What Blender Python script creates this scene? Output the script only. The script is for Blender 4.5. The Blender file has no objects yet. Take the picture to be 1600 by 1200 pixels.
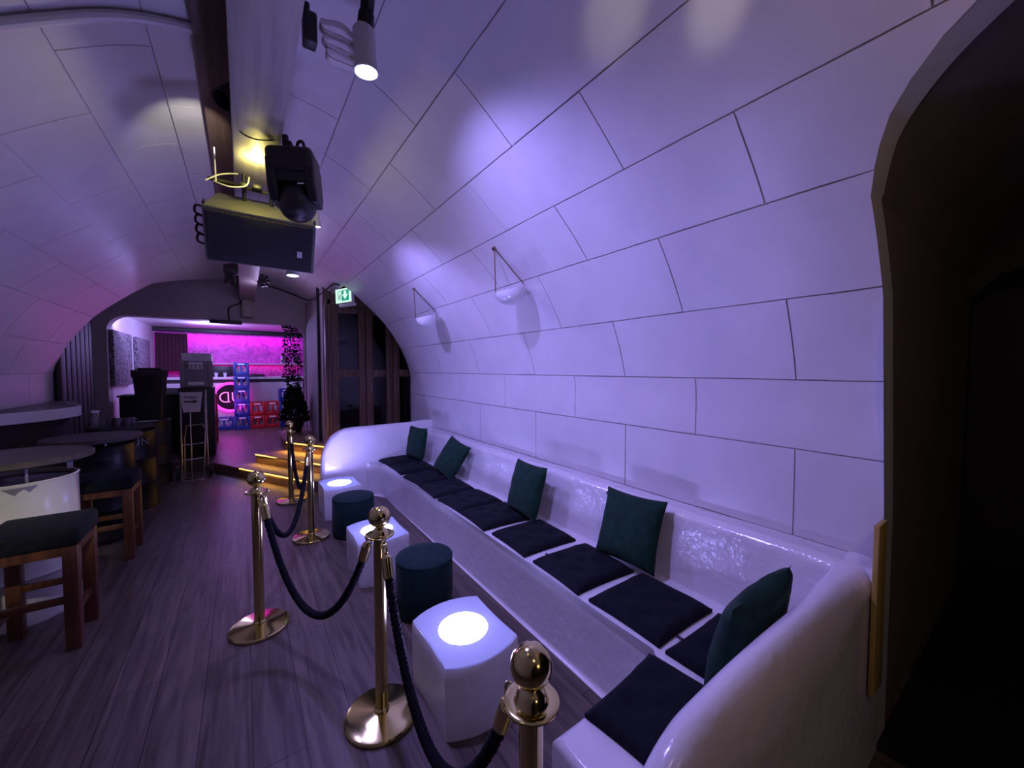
import bpy, bmesh, math, random
from math import sin, cos, pi, radians, sqrt
from mathutils import Vector, Matrix, noise
random.seed(7)
S = bpy.context.scene
COL = S.collection
V = Vector

# ---------------------------------------------------------------- materials
def mat(name, col, rough=.6, metal=0., noise_scale=0., noise_amt=.15, bump=0., bump_scale=20., spec=.5, coat=0., sheen=0., emit=None, estr=0.):
    m = bpy.data.materials.new(name); m.use_nodes = True
    nt = m.node_tree; b = nt.nodes['Principled BSDF']
    b.inputs['Base Color'].default_value = (*col, 1); b.inputs['Roughness'].default_value = rough
    b.inputs['Metallic'].default_value = metal; b.inputs['Specular IOR Level'].default_value = spec
    b.inputs['Coat Weight'].default_value = coat; b.inputs['Coat Roughness'].default_value = .15
    if sheen: b.inputs['Sheen Weight'].default_value = sheen; b.inputs['Sheen Roughness'].default_value = .4
    if emit: b.inputs['Emission Color'].default_value = (*emit, 1); b.inputs['Emission Strength'].default_value = estr
    tc = nt.nodes.new('ShaderNodeTexCoord')
    if noise_scale:
        n = nt.nodes.new('ShaderNodeTexNoise'); n.inputs['Scale'].default_value = noise_scale; n.inputs['Detail'].default_value = 4
        nt.links.new(tc.outputs['Object'], n.inputs['Vector'])
        r = nt.nodes.new('ShaderNodeValToRGB')
        r.color_ramp.elements[0].position = .3; r.color_ramp.elements[1].position = .7
        r.color_ramp.elements[0].color = (*[c * (1 - noise_amt) for c in col], 1)
        r.color_ramp.elements[1].color = (*[min(1, c * (1 + noise_amt)) for c in col], 1)
        nt.links.new(n.outputs['Fac'], r.inputs['Fac']); nt.links.new(r.outputs['Color'], b.inputs['Base Color'])
    if bump:
        n2 = nt.nodes.new('ShaderNodeTexNoise'); n2.inputs['Scale'].default_value = bump_scale; n2.inputs['Detail'].default_value = 5
        nt.links.new(tc.outputs['Object'], n2.inputs['Vector'])
        bp = nt.nodes.new('ShaderNodeBump'); bp.inputs['Strength'].default_value = bump; bp.inputs['Distance'].default_value = .02
        nt.links.new(n2.outputs['Fac'], bp.inputs['Height']); nt.links.new(bp.outputs['Normal'], b.inputs['Normal'])
    return m

def emis(name, col, s):
    m = bpy.data.materials.new(name); m.use_nodes = True
    nt = m.node_tree; nt.nodes.clear()
    e = nt.nodes.new('ShaderNodeEmission'); e.inputs[0].default_value = (*col, 1); e.inputs[1].default_value = s
    o = nt.nodes.new('ShaderNodeOutputMaterial'); nt.links.new(e.outputs[0], o.inputs[0])
    return m

def wood(name, c1, c2, scale=(3, 40, 40), rough=.45, bump=.1):
    m = bpy.data.materials.new(name); m.use_nodes = True
    nt = m.node_tree; b = nt.nodes['Principled BSDF']; b.inputs['Roughness'].default_value = rough
    tc = nt.nodes.new('ShaderNodeTexCoord'); mp = nt.nodes.new('ShaderNodeMapping'); mp.inputs['Scale'].default_value = scale
    n = nt.nodes.new('ShaderNodeTexNoise'); n.inputs['Scale'].default_value = 1; n.inputs['Detail'].default_value = 6
    r = nt.nodes.new('ShaderNodeValToRGB'); r.color_ramp.elements[0].color = (*c1, 1); r.color_ramp.elements[1].color = (*c2, 1)
    r.color_ramp.elements[0].position = .32; r.color_ramp.elements[1].position = .68
    nt.links.new(tc.outputs['Object'], mp.inputs['Vector']); nt.links.new(mp.outputs['Vector'], n.inputs['Vector'])
    nt.links.new(n.outputs['Fac'], r.inputs['Fac']); nt.links.new(r.outputs['Color'], b.inputs['Base Color'])
    bp = nt.nodes.new('ShaderNodeBump'); bp.inputs['Strength'].default_value = bump; bp.inputs['Distance'].default_value = .01
    nt.links.new(n.outputs['Fac'], bp.inputs['Height']); nt.links.new(bp.outputs['Normal'], b.inputs['Normal'])
    return m

def floor_mat():
    m = bpy.data.materials.new('laminate_floor'); m.use_nodes = True
    nt = m.node_tree; b = nt.nodes['Principled BSDF']; L = nt.links.new
    tc = nt.nodes.new('ShaderNodeTexCoord')
    mp = nt.nodes.new('ShaderNodeMapping'); mp.inputs['Rotation'].default_value = (0, 0, radians(90))
    L(tc.outputs['Object'], mp.inputs['Vector'])
    br = nt.nodes.new('ShaderNodeTexBrick'); br.inputs['Scale'].default_value = 1
    br.inputs['Brick Width'].default_value = 1.3; br.inputs['Row Height'].default_value = .19; br.inputs['Mortar Size'].default_value = .0022
    br.inputs['Color1'].default_value = (.50, .50, .50, 1); br.inputs['Color2'].default_value = (.66, .66, .66, 1); br.inputs['Mortar'].default_value = (.12, .12, .12, 1)
    br.offset = .37
    L(mp.outputs['Vector'], br.inputs['Vector'])
    mp2 = nt.nodes.new('ShaderNodeMapping'); mp2.inputs['Scale'].default_value = (22, 1.6, 1)
    L(tc.outputs['Object'], mp2.inputs['Vector'])
    n = nt.nodes.new('ShaderNodeTexNoise'); n.inputs['Scale'].default_value = 1; n.inputs['Detail'].default_value = 7; n.inputs['Distortion'].default_value = 1.2
    L(mp2.outputs['Vector'], n.inputs['Vector'])
    r = nt.nodes.new('ShaderNodeValToRGB'); r.color_ramp.elements[0].position = .3; r.color_ramp.elements[1].position = .72
    r.color_ramp.elements[0].color = (.075, .055, .046, 1); r.color_ramp.elements[1].color = (.22, .175, .15, 1)
    L(n.outputs['Fac'], r.inputs['Fac'])
    mx = nt.nodes.new('ShaderNodeMix'); mx.data_type = 'RGBA'; mx.blend_type = 'MULTIPLY'; mx.inputs['Factor'].default_value = 1
    L(r.outputs['Color'], mx.inputs['A']); L(br.outputs['Color'], mx.inputs['B'])
    mul = nt.nodes.new('ShaderNodeMix'); mul.data_type = 'RGBA'; mul.blend_type = 'MULTIPLY'; mul.inputs['Factor'].default_value = 1
    mul.inputs['B'].default_value = (1.15, 1.08, 1.06, 1)
    L(mx.outputs['Result'], mul.inputs['A']); L(mul.outputs['Result'], b.inputs['Base Color'])
    b.inputs['Roughness'].default_value = .42; b.inputs['Specular IOR Level'].default_value = .45
    bp = nt.nodes.new('ShaderNodeBump'); bp.inputs['Strength'].default_value = .25; bp.inputs['Distance'].default_value = .004
    L(mx.outputs['Result'], bp.inputs['Height']); L(bp.outputs['Normal'], b.inputs['Normal'])
    return m

M = {}
M['plaster'] = mat('white_plaster', (.63, .62, .64), .34, bump=.10, bump_scale=7, noise_scale=5, noise_amt=.04)
M['gloss_plaster'] = mat('glossy_white_plaster', (.74, .73, .75), .22, bump=.22, bump_scale=16, noise_scale=4, noise_amt=.05, coat=.3)
M['bench_back'] = mat('uneven_gloss_plaster', (.70, .69, .71), .16, bump=.42, bump_scale=15, noise_scale=4, noise_amt=.05, coat=.9, spec=.7)
M['cube'] = mat('white_lacquer', (.72, .71, .72), .35, bump=.12, bump_scale=16, noise_scale=7, noise_amt=.06)
M['floor'] = floor_mat()
M['brass'] = mat('polished_brass', (.70, .60, .25), .13, 1.)
M['rope'] = mat('navy_rope', (.004, .004, .007), .8, spec=.15)
M['cushion'] = mat('black_velour', (.008, .009, .014), .9, noise_scale=30, noise_amt=.3, spec=.15, sheen=.03)
M['pillow'] = mat('green_velvet', (.005, .032, .020), .85, noise_scale=18, noise_amt=.3, spec=.2, sheen=.08)
M['pouf'] = mat('dark_green_velvet', (.006, .026, .026), .9, noise_scale=25, noise_amt=.2, spec=.2, sheen=.08)
M['black'] = mat('black_plastic', (.012, .012, .014), .45)
M['black_gloss'] = mat('black_gloss_paint', (.006, .006, .010), .34, spec=.35)
M['tumbler'] = mat('tumbler_glass', (.10, .09, .12), .08, spec=.8)
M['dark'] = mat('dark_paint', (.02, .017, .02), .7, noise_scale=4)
M['beam'] = wood('cream_painted_wood', (.30, .28, .25), (.42, .39, .35), (30, 2, 30), .55)
M['beam_dark'] = wood('brown_board', (.10, .065, .055), (.16, .10, .08), (30, 2, 30), .6)
M['door_wood'] = wood('brown_door_wood', (.12, .065, .045), (.24, .145, .10), (30, 30, 2), .45)
M['stool_wood'] = wood('red_brown_wood', (.08, .028, .014), (.16, .062, .03), (30, 30, 3), .35)
M['table_wood'] = wood('dark_table_wood', (.035, .025, .022), (.075, .055, .047), (3, 30, 30), .6)
M['step_wood'] = wood('stained_step_wood', (.17, .10, .06), (.30, .19, .12), (14, 2.5, 14), .4)
M['yellow_wood'] = wood('yellowed_wood', (.35, .24, .06), (.50, .36, .10), (30, 30, 2), .5)
M['white'] = mat('white_plastic', (.75, .75, .76), .4)
M['white_metal'] = mat('white_enamel', (.62, .60, .60), .35)
M['drum'] = mat('cream_enamel', (.62, .60, .55), .22, noise_scale=3, noise_amt=.08)
M['chip'] = mat('bare_steel', (.25, .24, .27), .4, .6)
M['steel'] = mat('tube_steel', (.60, .52, .48), .25, 1.)
M['red'] = mat('red_crate', (.42, .012, .02), .45)
M['blue'] = mat('blue_crate', (.012, .035, .22), .45)
M['grey'] = mat('grey_crate', (.22, .21, .24), .5)
M['pale'] = mat('pale_crate', (.60, .60, .66), .5)
M['bottle'] = mat('bottle_glass', (.55, .55, .62), .1, spec=.8)
M['leaf'] = mat('dark_leaf', (.012, .016, .012), .6)
M['maroon'] = mat('maroon_curtain', (.045, .004, .018), .8)
M['grille'] = mat('speaker_grille', (.03, .03, .035), .5, .4, bump=.6, bump_scale=260)
M['cabinet'] = mat('speaker_paint', (.12, .12, .12), .55)
M['wall'] = mat('mauve_wall', (.42, .36, .40), .65, noise_scale=3, noise_amt=.06)
M['brown_wall'] = mat('dark_brown_wall', (.16, .12, .12), .7, noise_scale=3, noise_amt=.1)  # darker brown than the jamb plaster
M['sign'] = mat('paper_sign', (.50, .46, .48), .6)
M['ink'] = mat('sign_ink', (.04, .025, .045), .7)
M['globe'] = mat('opal_glass', (.80, .80, .84), .12, spec=.6, coat=.3)
M['gold_wire'] = mat('dark_brass_wire', (.35, .25, .14), .3, 1.)
M['lens'] = emis('spot_lens', (.85, .90, 1.), 14)
M['lens2'] = emis('spot_lens_dim', (.85, .90, 1.), 5)
M['led_top'] = emis('led_panel', (.38, .33, 1.), 72)
M['neon'] = emis('neon_tube', (1., .03, .80), 3.6)
M['neon2'] = emis('neon_letter', (1., .20, .85), 2.0)
M['gold_led'] = emis('step_led', (1., .62, .14), 2.4)
M['amber'] = emis('amber_led', (1., .82, .10), 30)
M['exit_white'] = emis('exit_white', (.62, .95, .80), 1.1)
M['exit_green'] = emis('exit_green', (.01, .42, .30), .8)
M['exit_grey'] = emis('exit_grey', (.28, .45, .40), .9)
M['logo'] = mat('logo_white', (.8, .8, .82), .5)

def tex_panel():   # woven wall panel
    m = mat('flock_panel', (.05, .04, .06), .85)
    nt = m.node_tree; b = nt.nodes['Principled BSDF']
    tc = nt.nodes.new('ShaderNodeTexCoord'); n = nt.nodes.new('ShaderNodeTexNoise'); n.inputs['Scale'].default_value = 22; n.inputs['Detail'].default_value = 3; n.inputs['Distortion'].default_value = 2.5
    r = nt.nodes.new('ShaderNodeValToRGB'); r.color_ramp.elements[0].position = .46; r.color_ramp.elements[1].position = .56
    r.color_ramp.elements[0].color = (.02, .015, .03, 1); r.color_ramp.elements[1].color = (.30, .26, .30, 1)
    nt.links.new(tc.outputs['Object'], n.inputs['Vector']); nt.links.new(n.outputs['Fac'], r.inputs['Fac']); nt.links.new(r.outputs['Color'], b.inputs['Base Color'])
    return m
M['flock'] = tex_panel()

def mural():
    m = mat('bar_back_wall', (.5, .1, .5), .45)
    nt = m.node_tree; b = nt.nodes['Principled BSDF']
    tc = nt.nodes.new('ShaderNodeTexCoord'); n = nt.nodes.new('ShaderNodeTexNoise'); n.inputs['Scale'].default_value = 3.2; n.inputs['Detail'].default_value = 5; n.inputs['Distortion'].default_value = 3
    r = nt.nodes.new('ShaderNodeValToRGB'); r.color_ramp.elements[0].position = .35; r.color_ramp.elements[1].position = .62
    r.color_ramp.elements[0].color = (.34, .05, .36, 1); r.color_ramp.elements[1].color = (.62, .12, .62, 1)  # magenta of the strip light put into the wall colour
    nt.links.new(tc.outputs['Object'], n.inputs['Vector']); nt.links.new(n.outputs['Fac'], r.inputs['Fac']); nt.links.new(r.outputs['Color'], b.inputs['Base Color'])
    return m
M['mural'] = mural()

def glass():
    m = bpy.data.materials.new('door_glass'); m.use_nodes = True
    nt = m.node_tree; nt.nodes.clear()
    t = nt.nodes.new('ShaderNodeBsdfTransparent'); t.inputs[0].default_value = (.35, .35, .42, 1)
    g = nt.nodes.new('ShaderNodeBsdfGlossy'); g.inputs['Roughness'].default_value = .03
    f = nt.nodes.new('ShaderNodeFresnel'); f.inputs[0].default_value = 1.6
    x = nt.nodes.new('ShaderNodeMixShader'); o = nt.nodes.new('ShaderNodeOutputMaterial')
    nt.links.new(f.outputs[0], x.inputs[0]); nt.links.new(t.outputs[0], x.inputs[1]); nt.links.new(g.outputs[0], x.inputs[2]); nt.links.new(x.outputs[0], o.inputs[0])
    return m
M['glass'] = glass()

def translucent():
    m = bpy.data.materials.new('opal_acrylic'); m.use_nodes = True
    nt = m.node_tree; nt.nodes.clear()
    d = nt.nodes.new('ShaderNodeBsdfPrincipled'); d.inputs['Base Color'].default_value = (.62, .62, .70, 1); d.inputs['Roughness'].default_value = .25
    t = nt.nodes.new('ShaderNodeBsdfTranslucent'); t.inputs[0].default_value = (.8, .8, .9, 1)
    x = nt.nodes.new('ShaderNodeMixShader'); x.inputs[0].default_value = .45; o = nt.nodes.new('ShaderNodeOutputMaterial')
    nt.links.new(d.outputs[0], x.inputs[1]); nt.links.new(t.outputs[0], x.inputs[2]); nt.links.new(x.outputs[0], o.inputs[0])
    return m
M['opal'] = translucent()

# ---------------------------------------------------------------- mesh helper
class MB:
    def __init__(s): s.bm = bmesh.new()
    def box(s, c, d, bev=0., seg=2, R=None):
        ret = bmesh.ops.create_cube(s.bm, size=1)
        vs = ret['verts']
        bmesh.ops.scale(s.bm, vec=V(d), verts=vs)
        if bev:
            es = list({e for v in vs for e in v.link_edges})
            g = bmesh.ops.bevel(s.bm, geom=es, offset=bev, segments=seg, profile=.5, affect='EDGES')
            vs = list({v for f in g['faces'] for v in f.verts} | {v for v in vs if v.is_valid})
        if R is not None: bmesh.ops.transform(s.bm, matrix=R.to_4x4(), verts=vs)
        bmesh.ops.translate(s.bm, vec=V(c), verts=vs)
        return s
    def lathe(s, prof, seg=32, c=(0, 0, 0), R=None):
        rings = []
        for r, z in prof:
            if r < 1e-5:
                rings.append([s.bm.verts.new((0, 0, z))])
            else:
                rings.append([s.bm.verts.new((r * cos(2 * pi * i / seg), r * sin(2 * pi * i / seg), z)) for i in range(seg)])
        for a, b in zip(rings[:-1], rings[1:]):
            for i in range(seg):
                j = (i + 1) % seg
                try:
                    if len(a) == 1 and len(b) == 1: continue
                    if len(a) == 1: s.bm.faces.new((a[0], b[j], b[i]))
                    elif len(b) == 1: s.bm.faces.new((a[i], a[j], b[0]))
                    else: s.bm.faces.new((a[i], a[j], b[j], b[i]))
                except ValueError: pass
        vs = [v for r in rings for v in r]
        if R is not None: bmesh.ops.transform(s.bm, matrix=R.to_4x4(), verts=vs)
        bmesh.ops.translate(s.bm, vec=V(c), verts=vs)
        return s
    def cyl(s, p0, p1, r0, r1=None, seg=20):
        p0, p1 = V(p0), V(p1); r1 = r0 if r1 is None else r1
        d = p1 - p0; R = d.to_track_quat('Z', 'Y').to_matrix()
        return s.lathe([(0, 0), (r0, 0), (r1, d.length), (0, d.length)], seg, p0, R)
    def tube(s, pts, r, seg=8, closed=False):
        pts = [V(p) for p in pts]; n = len(pts); rings = []; nrm = None
        for i, p in enumerate(pts):
            a = pts[(i - 1) % n] if (closed or i > 0) else p
            b = pts[(i + 1) % n] if (closed or i < n - 1) else p
            t = (b - a).normalized()
            if nrm is None:
                nrm = t.orthogonal().normalized()
            nrm = (nrm - t * nrm.dot(t)).normalized(); bi = t.cross(nrm)
            rr = r[i] if isinstance(r, (list, tuple)) else r
            rings.append([s.bm.verts.new(p + rr * (cos(2 * pi * k / seg) * nrm + sin(2 * pi * k / seg) * bi)) for k in range(seg)])
        rg = list(zip(rings[:-1], rings[1:])) + ([(rings[-1], rings[0])] if closed else [])
        for a, b in rg:
            for k in range(seg):
                s.bm.faces.new((a[k], a[(k + 1) % seg], b[(k + 1) % seg], b[k]))
        if not closed:
            s.bm.faces.new(rings[0][::-1]); s.bm.faces.new(rings[-1])
        return s
    def prism(s, out, z0, z1, axis='z', bev=0., seg=3):
        f = {'z': lambda a, b, h: (a, b, h), 'y': lambda a, b, h: (a, h, b), 'x': lambda a, b, h: (h, a, b)}[axis]
        lo = [s.bm.verts.new(f(a, b, z0)) for a, b in out]; hi = [s.bm.verts.new(f(a, b, z1)) for a, b in out]
        n = len(out); fl = s.bm.faces.new(lo[::-1]); fh = s.bm.faces.new(hi)
        for i in range(n): s.bm.faces.new((lo[i], lo[(i + 1) % n], hi[(i + 1) % n], hi[i]))
        if bev:
            es = list(fl.edges) + list(fh.edges)
            bmesh.ops.bevel(s.bm, geom=es, offset=bev, segments=seg, profile=.5, affect='EDGES')
        return s
    def build(s, name, m, parent=None, ang=35, flat=False):
        bmesh.ops.recalc_face_normals(s.bm, faces=s.bm.faces)
        me = bpy.data.meshes.new(name); s.bm.to_mesh(me); s.bm.free()
        me.materials.append(M[m] if isinstance(m, str) else m)
        o = bpy.data.objects.new(name, me); COL.objects.link(o)
        if not flat:
            me.polygons.foreach_set('use_smooth', [True] * len(me.polygons)); me.set_sharp_from_angle(angle=radians(ang))
        if parent: o.parent = parent
        return o

def tag(o, label, cat, group=None, kind=None):
    if label: o['label'] = label
    if cat: o['category'] = cat
    if group: o['group'] = group
    if kind: o['kind'] = kind
    return o
def thing(name, label, cat, loc=(0, 0, 0), rz=0, group=None, rot=None):
    o = bpy.data.objects.new(name, None); COL.objects.link(o); o.empty_display_size = .05
    o.location = loc; o.rotation_euler = rot if rot else (0, 0, rz)
    return tag(o, label, cat, group)
def struct(o): o['kind'] = 'structure'; return o
def dup(root, loc, rz=None, label=None, group=None, rot=None, scale=None, skip=()):
    r = root.copy(); COL.objects.link(r); r.location = loc
    if rz is not None: r.rotation_euler = (0, 0, rz)
    if rot: r.rotation_euler = rot
    if scale: r.scale = scale
    if label: r['label'] = label
    if group: r['group'] = group
    for ch in list(root.children):
        if ch.name.split('.')[0] in skip: continue
        c = ch.copy(); COL.objects.link(c); c.parent = r
        for g in list(ch.children):
            d = g.copy(); COL.objects.link(d); d.parent = c
    return r
def text_mesh(name, body, size, m, parent, loc, rot, ext=.002):
    cu = bpy.data.curves.new(name + '_c', 'FONT'); cu.body = body; cu.size = size; cu.extrude = ext; cu.align_x = 'CENTER'; cu.align_y = 'CENTER'
    t = bpy.data.objects.new(name + '_t', cu); COL.objects.link(t)
    dg = bpy.context.evaluated_depsgraph_get(); me = bpy.data.meshes.new_from_object(t.evaluated_get(dg))
    bpy.data.objects.remove(t); bpy.data.curves.remove(cu)
    me.materials.clear(); me.materials.append(M[m]); me.name = name
    o = bpy.data.objects.new(name, me); COL.objects.link(o); o.parent = parent; o.location = loc; o.rotation_euler = rot
    return o
def bezier(p, n):
    p = [V(q) for q in p]; out = []
    for i in range(n + 1):
        t = i / n; q = p[:]
        while len(q) > 1: q = [a.lerp(b, t) for a, b in zip(q[:-1], q[1:])]
        out.append(q[0])
    return out
def spline(pts, n=8):
    P = [V(p) for p in pts]; out = []
    for i in range(len(P) - 1):
        a = P[max(i - 1, 0)]; b = P[i]; c = P[i + 1]; d = P[min(i + 2, len(P) - 1)]
        for k in range(n):
            t = k / n
            out.append(.5 * ((2 * b) + (-a + c) * t + (2 * a - 5 * b + 4 * c - d) * t * t + (-a + 3 * b - 3 * c + d) * t ** 3))
    out.append(P[-1]); return out

# ---------------------------------------------------------------- vault
KN = [(2.15, 0), (2.15, .80), (2.15, 1.22), (2.14, 1.55), (2.003, 1.915), (1.765, 2.275), (1.49, 2.54), (1.194, 2.78), (.859, 3.02), (.534, 3.19), (.1, 3.25)]
XC = .1
def prof_rows(k, side, n=5):     # sampled points of course k
    P = [V((a, 0, b)) for a, b in KN] + [V((XC - (a - XC), 0, b)) for a, b in (KN[-2], KN[-3])]
    b, c = P[k], P[k + 1]; a = P[k - 1] if k else P[0]; d = P[k + 2]
    if k <= 1: return [(b.lerp(c, i / n)) for i in range(n + 1)] if side > 0 else [V((2 * XC - q.x, 0, q.z)) for q in [b.lerp(c, i / n) for i in range(n + 1)]]
    o = []
    for i in range(n + 1):
        t = i / n
        q = .5 * ((2 * b) + (-a + c) * t + (2 * a - 5 * b + 4 * c - d) * t * t + (-a + 3 * b - 3 * c + d) * t ** 3)
        o.append(V((2 * XC - q.x, 0, q.z)) if side < 0 else q)
    return o
ARCH = []
def arch_y(z):                   # edge of the side passage in the right wall
    T = [(0, .40), (2.05, .40), (2.18, .405), (2.27, .385), (2.38, .335), (2.46, .25), (2.52, .15), (2.58, 0), (2.63, -.2), (2.66, -.5), (2.67, -2.5)]
    if z >= 2.67: return -2.5
    if not ARCH:
        ARCH.extend((q.x, q.y) for q in spline([V((a, b, 0)) for a, b in T[:-1]], 6)); ARCH.append(T[-1])
    T = ARCH
    for (z0, y0), (z1, y1) in zip(T[:-1], T[1:]):
        if z0 <= z <= z1: return y0 + (y1 - y0) * (z - z0) / (z1 - z0)
YB = -2.5
def y_end(p, side):
    if side > 0: return 5.85 if p.x > 1.14 else 8.66
    return 7.2 if p.x < -1.0 else 8.66 if p.x > -.35 else 7.2 + 1.46 * (p.x + 1.0) / .65
def vault(name, ks, sides):
    mb = MB(); bm = mb.bm
    gap = .0032; dep = .010
    for side in sides:
        for k in ks:
            rows = prof_rows(k, side)
            n = len(rows); off = (.716 if k % 2 else 1.21) if side > 0 else (1.15 if k % 2 else .64)
            yes = [y_end(q, side) for q in rows]; ye = max(yes)
            if side > 0 and k == 7: yes = [8.66] * n; ye = 8.66
            cuts = [YB] + [off + .99 * j for j in range(-4, 9) if YB + .2 < off + .99 * j < ye - .15] + [ye]
            nrms = []
            for i in range(n):
                t = (rows[min(i + 1, n - 1)] - rows[max(i - 1, 0)]).normalized()
                nn = V((t.z, 0, -t.x))
                if nn.dot(V((rows[i].x - XC, 0, rows[i].z - 1.0))) < 0: nn = -nn
                nrms.append(nn)
            # backing
            bk = []
            for i in range(n):
                q = rows[i] + nrms[i] * dep
                y0 = arch_y(rows[i].z) if side > 0 else YB
                bk.append((bm.verts.new((q.x, y0, q.z)), bm.verts.new((q.x, yes[i], q.z))))
            for i in range(n - 1): bm.faces.new((bk[i][0], bk[i][1], bk[i + 1][1], bk[i + 1][0]))
            for ya, yb in zip(cuts[:-1], cuts[1:]):
                G = []; O = []; okp = True; NC = 8
                for i in range(n):
                    p = rows[i].copy()
                    if i == 0: p = p.lerp(rows[1], gap / (rows[1] - rows[0]).length)
                    if i == n - 1: p = p.lerp(rows[-2], gap / (rows[-2] - rows[-1]).length)
                    lo = max(ya, arch_y(rows[i].z) if side > 0 else YB); hi = min(yb, yes[i])
                    if lo >= hi - .01: lo = hi - .01 if hi > lo else None
                    if lo is None: G.append(None); O.append(None); continue
                    l2 = lo + (gap if lo == ya else 0); h2 = hi - (gap if yb != ye and hi == yb else 0)
                    g = []; o = []
                    for j in range(NC + 1):
                        y = l2 + (h2 - l2) * j / NC
                        w = .004 * noise.noise(V((p.x * 1.7 + 3 * side, y * 1.7, p.z * 1.7)))
                        jt = .0025 * noise.noise(V((y * 5, k * 7.1, side)))
                        q = p + nrms[i] * w + V((0, 0, jt if i in (0, n - 1) else 0))
                        g.append(bm.verts.new((q.x, y, q.z)))
                        q2 = q + nrms[i] * dep
                        o.append(bm.verts.new((q2.x, y, q2.z)) if i in (0, n - 1) or j in (0, NC) else None)
                    G.append(g); O.append(o)
                idx = [i for i in range(n) if G[i]]
                if len(idx) < 2: continue
                for i in idx[:-1]:
                    if G[i + 1] is None: continue
                    for j in range(NC): bm.faces.new((G[i][j], G[i][j + 1], G[i + 1][j + 1], G[i + 1][j]))
                    for j in (0, NC): bm.faces.new((G[i][j], G[i + 1][j], O[i + 1][j], O[i][j]))
                for i in (idx[0], idx[-1]):
                    if i not in (0, n - 1): continue
                    for j in range(NC): bm.faces.new((G[i][j], G[i][j + 1], O[i][j + 1], O[i][j]))
    return struct(mb.build(name, 'plaster', ang=30))
vault('wall_right', range(0, 7), (1,))
vault('ceiling', range(7, 10), (1, -1))
vault('wall_left', range(0, 7), (-1,))

# floor and raised floor
mb = MB(); mb.box((1.0, 5, -.05), (8.4, 16, .1)); struct(mb.build('floor', 'floor'))
H1 = .14
mb = MB(); mb.prism([(-1.92, 8.5), (-1.0, 8.02), (-.4, 7.6), (.123, 6.624), (.723, 5.545), (.95, 5.30), (2.6, 5.30), (2.6, 6.34), (1.8, 13.3), (-1.92, 13.3)], .0, H1 - .001)
struct(mb.build('floor_raised', 'floor'))
# back of the room behind the camera
mb = MB(); mb.box((.1, -2.55, 1.6), (4.6, .1, 3.6)); struct(mb.build('wall_back', 'dark'))
# side passage on the right
mb = MB(); bm = mb.bm; zs = [0, 1, 1.9] + [2.05 + .015 * i for i in range(39)] + [2.635, 2.645, 2.66, 2.67]
def wall_x(z):
    for k in range(0, 9):
        r = prof_rows(k, 1, 10)
        for a, b in zip(r[:-1], r[1:]):
            if a.z <= z <= b.z: return a.x + (b.x - a.x) * (z - a.z) / max(1e-6, b.z - a.z)
ring = [(arch_y(min(z, 2.6699)) if z < 2.67 else -2.5, z) for z in zs]
NX = 10
for part in (0, 1):
  if part: mb = MB(); bm = mb.bm
  g = []
  for y, z in ring:
    x0 = wall_x(z) + .004; xm = x0 + .15
    xa, xb = ((x0, xm), (xm, 4.4))[part]; yy = y + (.012 if part and y > -2 else 0)
    g.append([bm.verts.new((xa + (xb - xa) * (j / NX), yy, z + (.012 if part else 0))) for j in range(NX + 1)])
  for i in range(len(g) - 1):
    for j in range(NX): bm.faces.new((g[i][j], g[i][j + 1], g[i + 1][j + 1], g[i + 1][j]))
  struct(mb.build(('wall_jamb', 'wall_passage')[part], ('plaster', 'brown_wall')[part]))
mb = MB(); mb.box((3.6, -1.05, .004), (2.9, 2.9, .006)); struct(mb.build('floor_passage_shade', 'black'))  # black sheet standing in for the shadow on the passage floor
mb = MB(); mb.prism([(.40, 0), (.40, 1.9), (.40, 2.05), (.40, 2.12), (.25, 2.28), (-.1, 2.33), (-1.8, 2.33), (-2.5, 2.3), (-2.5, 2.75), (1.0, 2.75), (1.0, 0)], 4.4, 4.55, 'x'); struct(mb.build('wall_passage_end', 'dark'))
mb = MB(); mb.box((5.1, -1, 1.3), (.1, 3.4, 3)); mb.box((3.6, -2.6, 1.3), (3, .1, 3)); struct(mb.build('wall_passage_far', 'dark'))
# yellow wooden edge strip on the jamb
mb = MB(); mb.box((1.995, .378, .68), (.115, .018, .66), .004); o = struct(mb.build('trim_1', 'yellow_wood'))

# ---------------------------------------------------------------- end wall, bays, bar room
def arc(cx, cz, r, a0, a1, n=8): return [(cx + r * cos(radians(a0 + (a1 - a0) * i / n)), cz + r * sin(radians(a0 + (a1 - a0) * i / n))) for i in range(n + 1)]
out = [(-2.05, 0), (-1.752, 0)] + arc(-1.502, 2.22, .25, 180, 90) + arc(.77, 2.22, .25, 90, 0) + [(1.02, 0), (1.06, 0), (1.06, 3.32), (-2.05, 3.32)]
mb = MB(); mb.prism(out, 8.66, 8.90, 'y'); struct(mb.build('wall_end', 'wall'))
mb = MB(); mb.box((1.085, 7.66, 1.5), (.09, 2.0, 3.0)); struct(mb.build('wall_side', 'wall'))
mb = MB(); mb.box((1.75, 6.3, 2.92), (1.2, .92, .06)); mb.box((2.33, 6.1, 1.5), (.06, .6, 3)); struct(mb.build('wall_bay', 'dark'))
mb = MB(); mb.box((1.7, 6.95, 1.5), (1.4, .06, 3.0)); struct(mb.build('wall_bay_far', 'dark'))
mb = MB(); mb.box((-1.98, 7.9, 1.6), (.06, 1.5, 3.2)); mb.box((-1.2, 7.95, 3.25), (1.9, 1.44, .05)); struct(mb.build('wall_bay_left', 'wall'))
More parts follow.
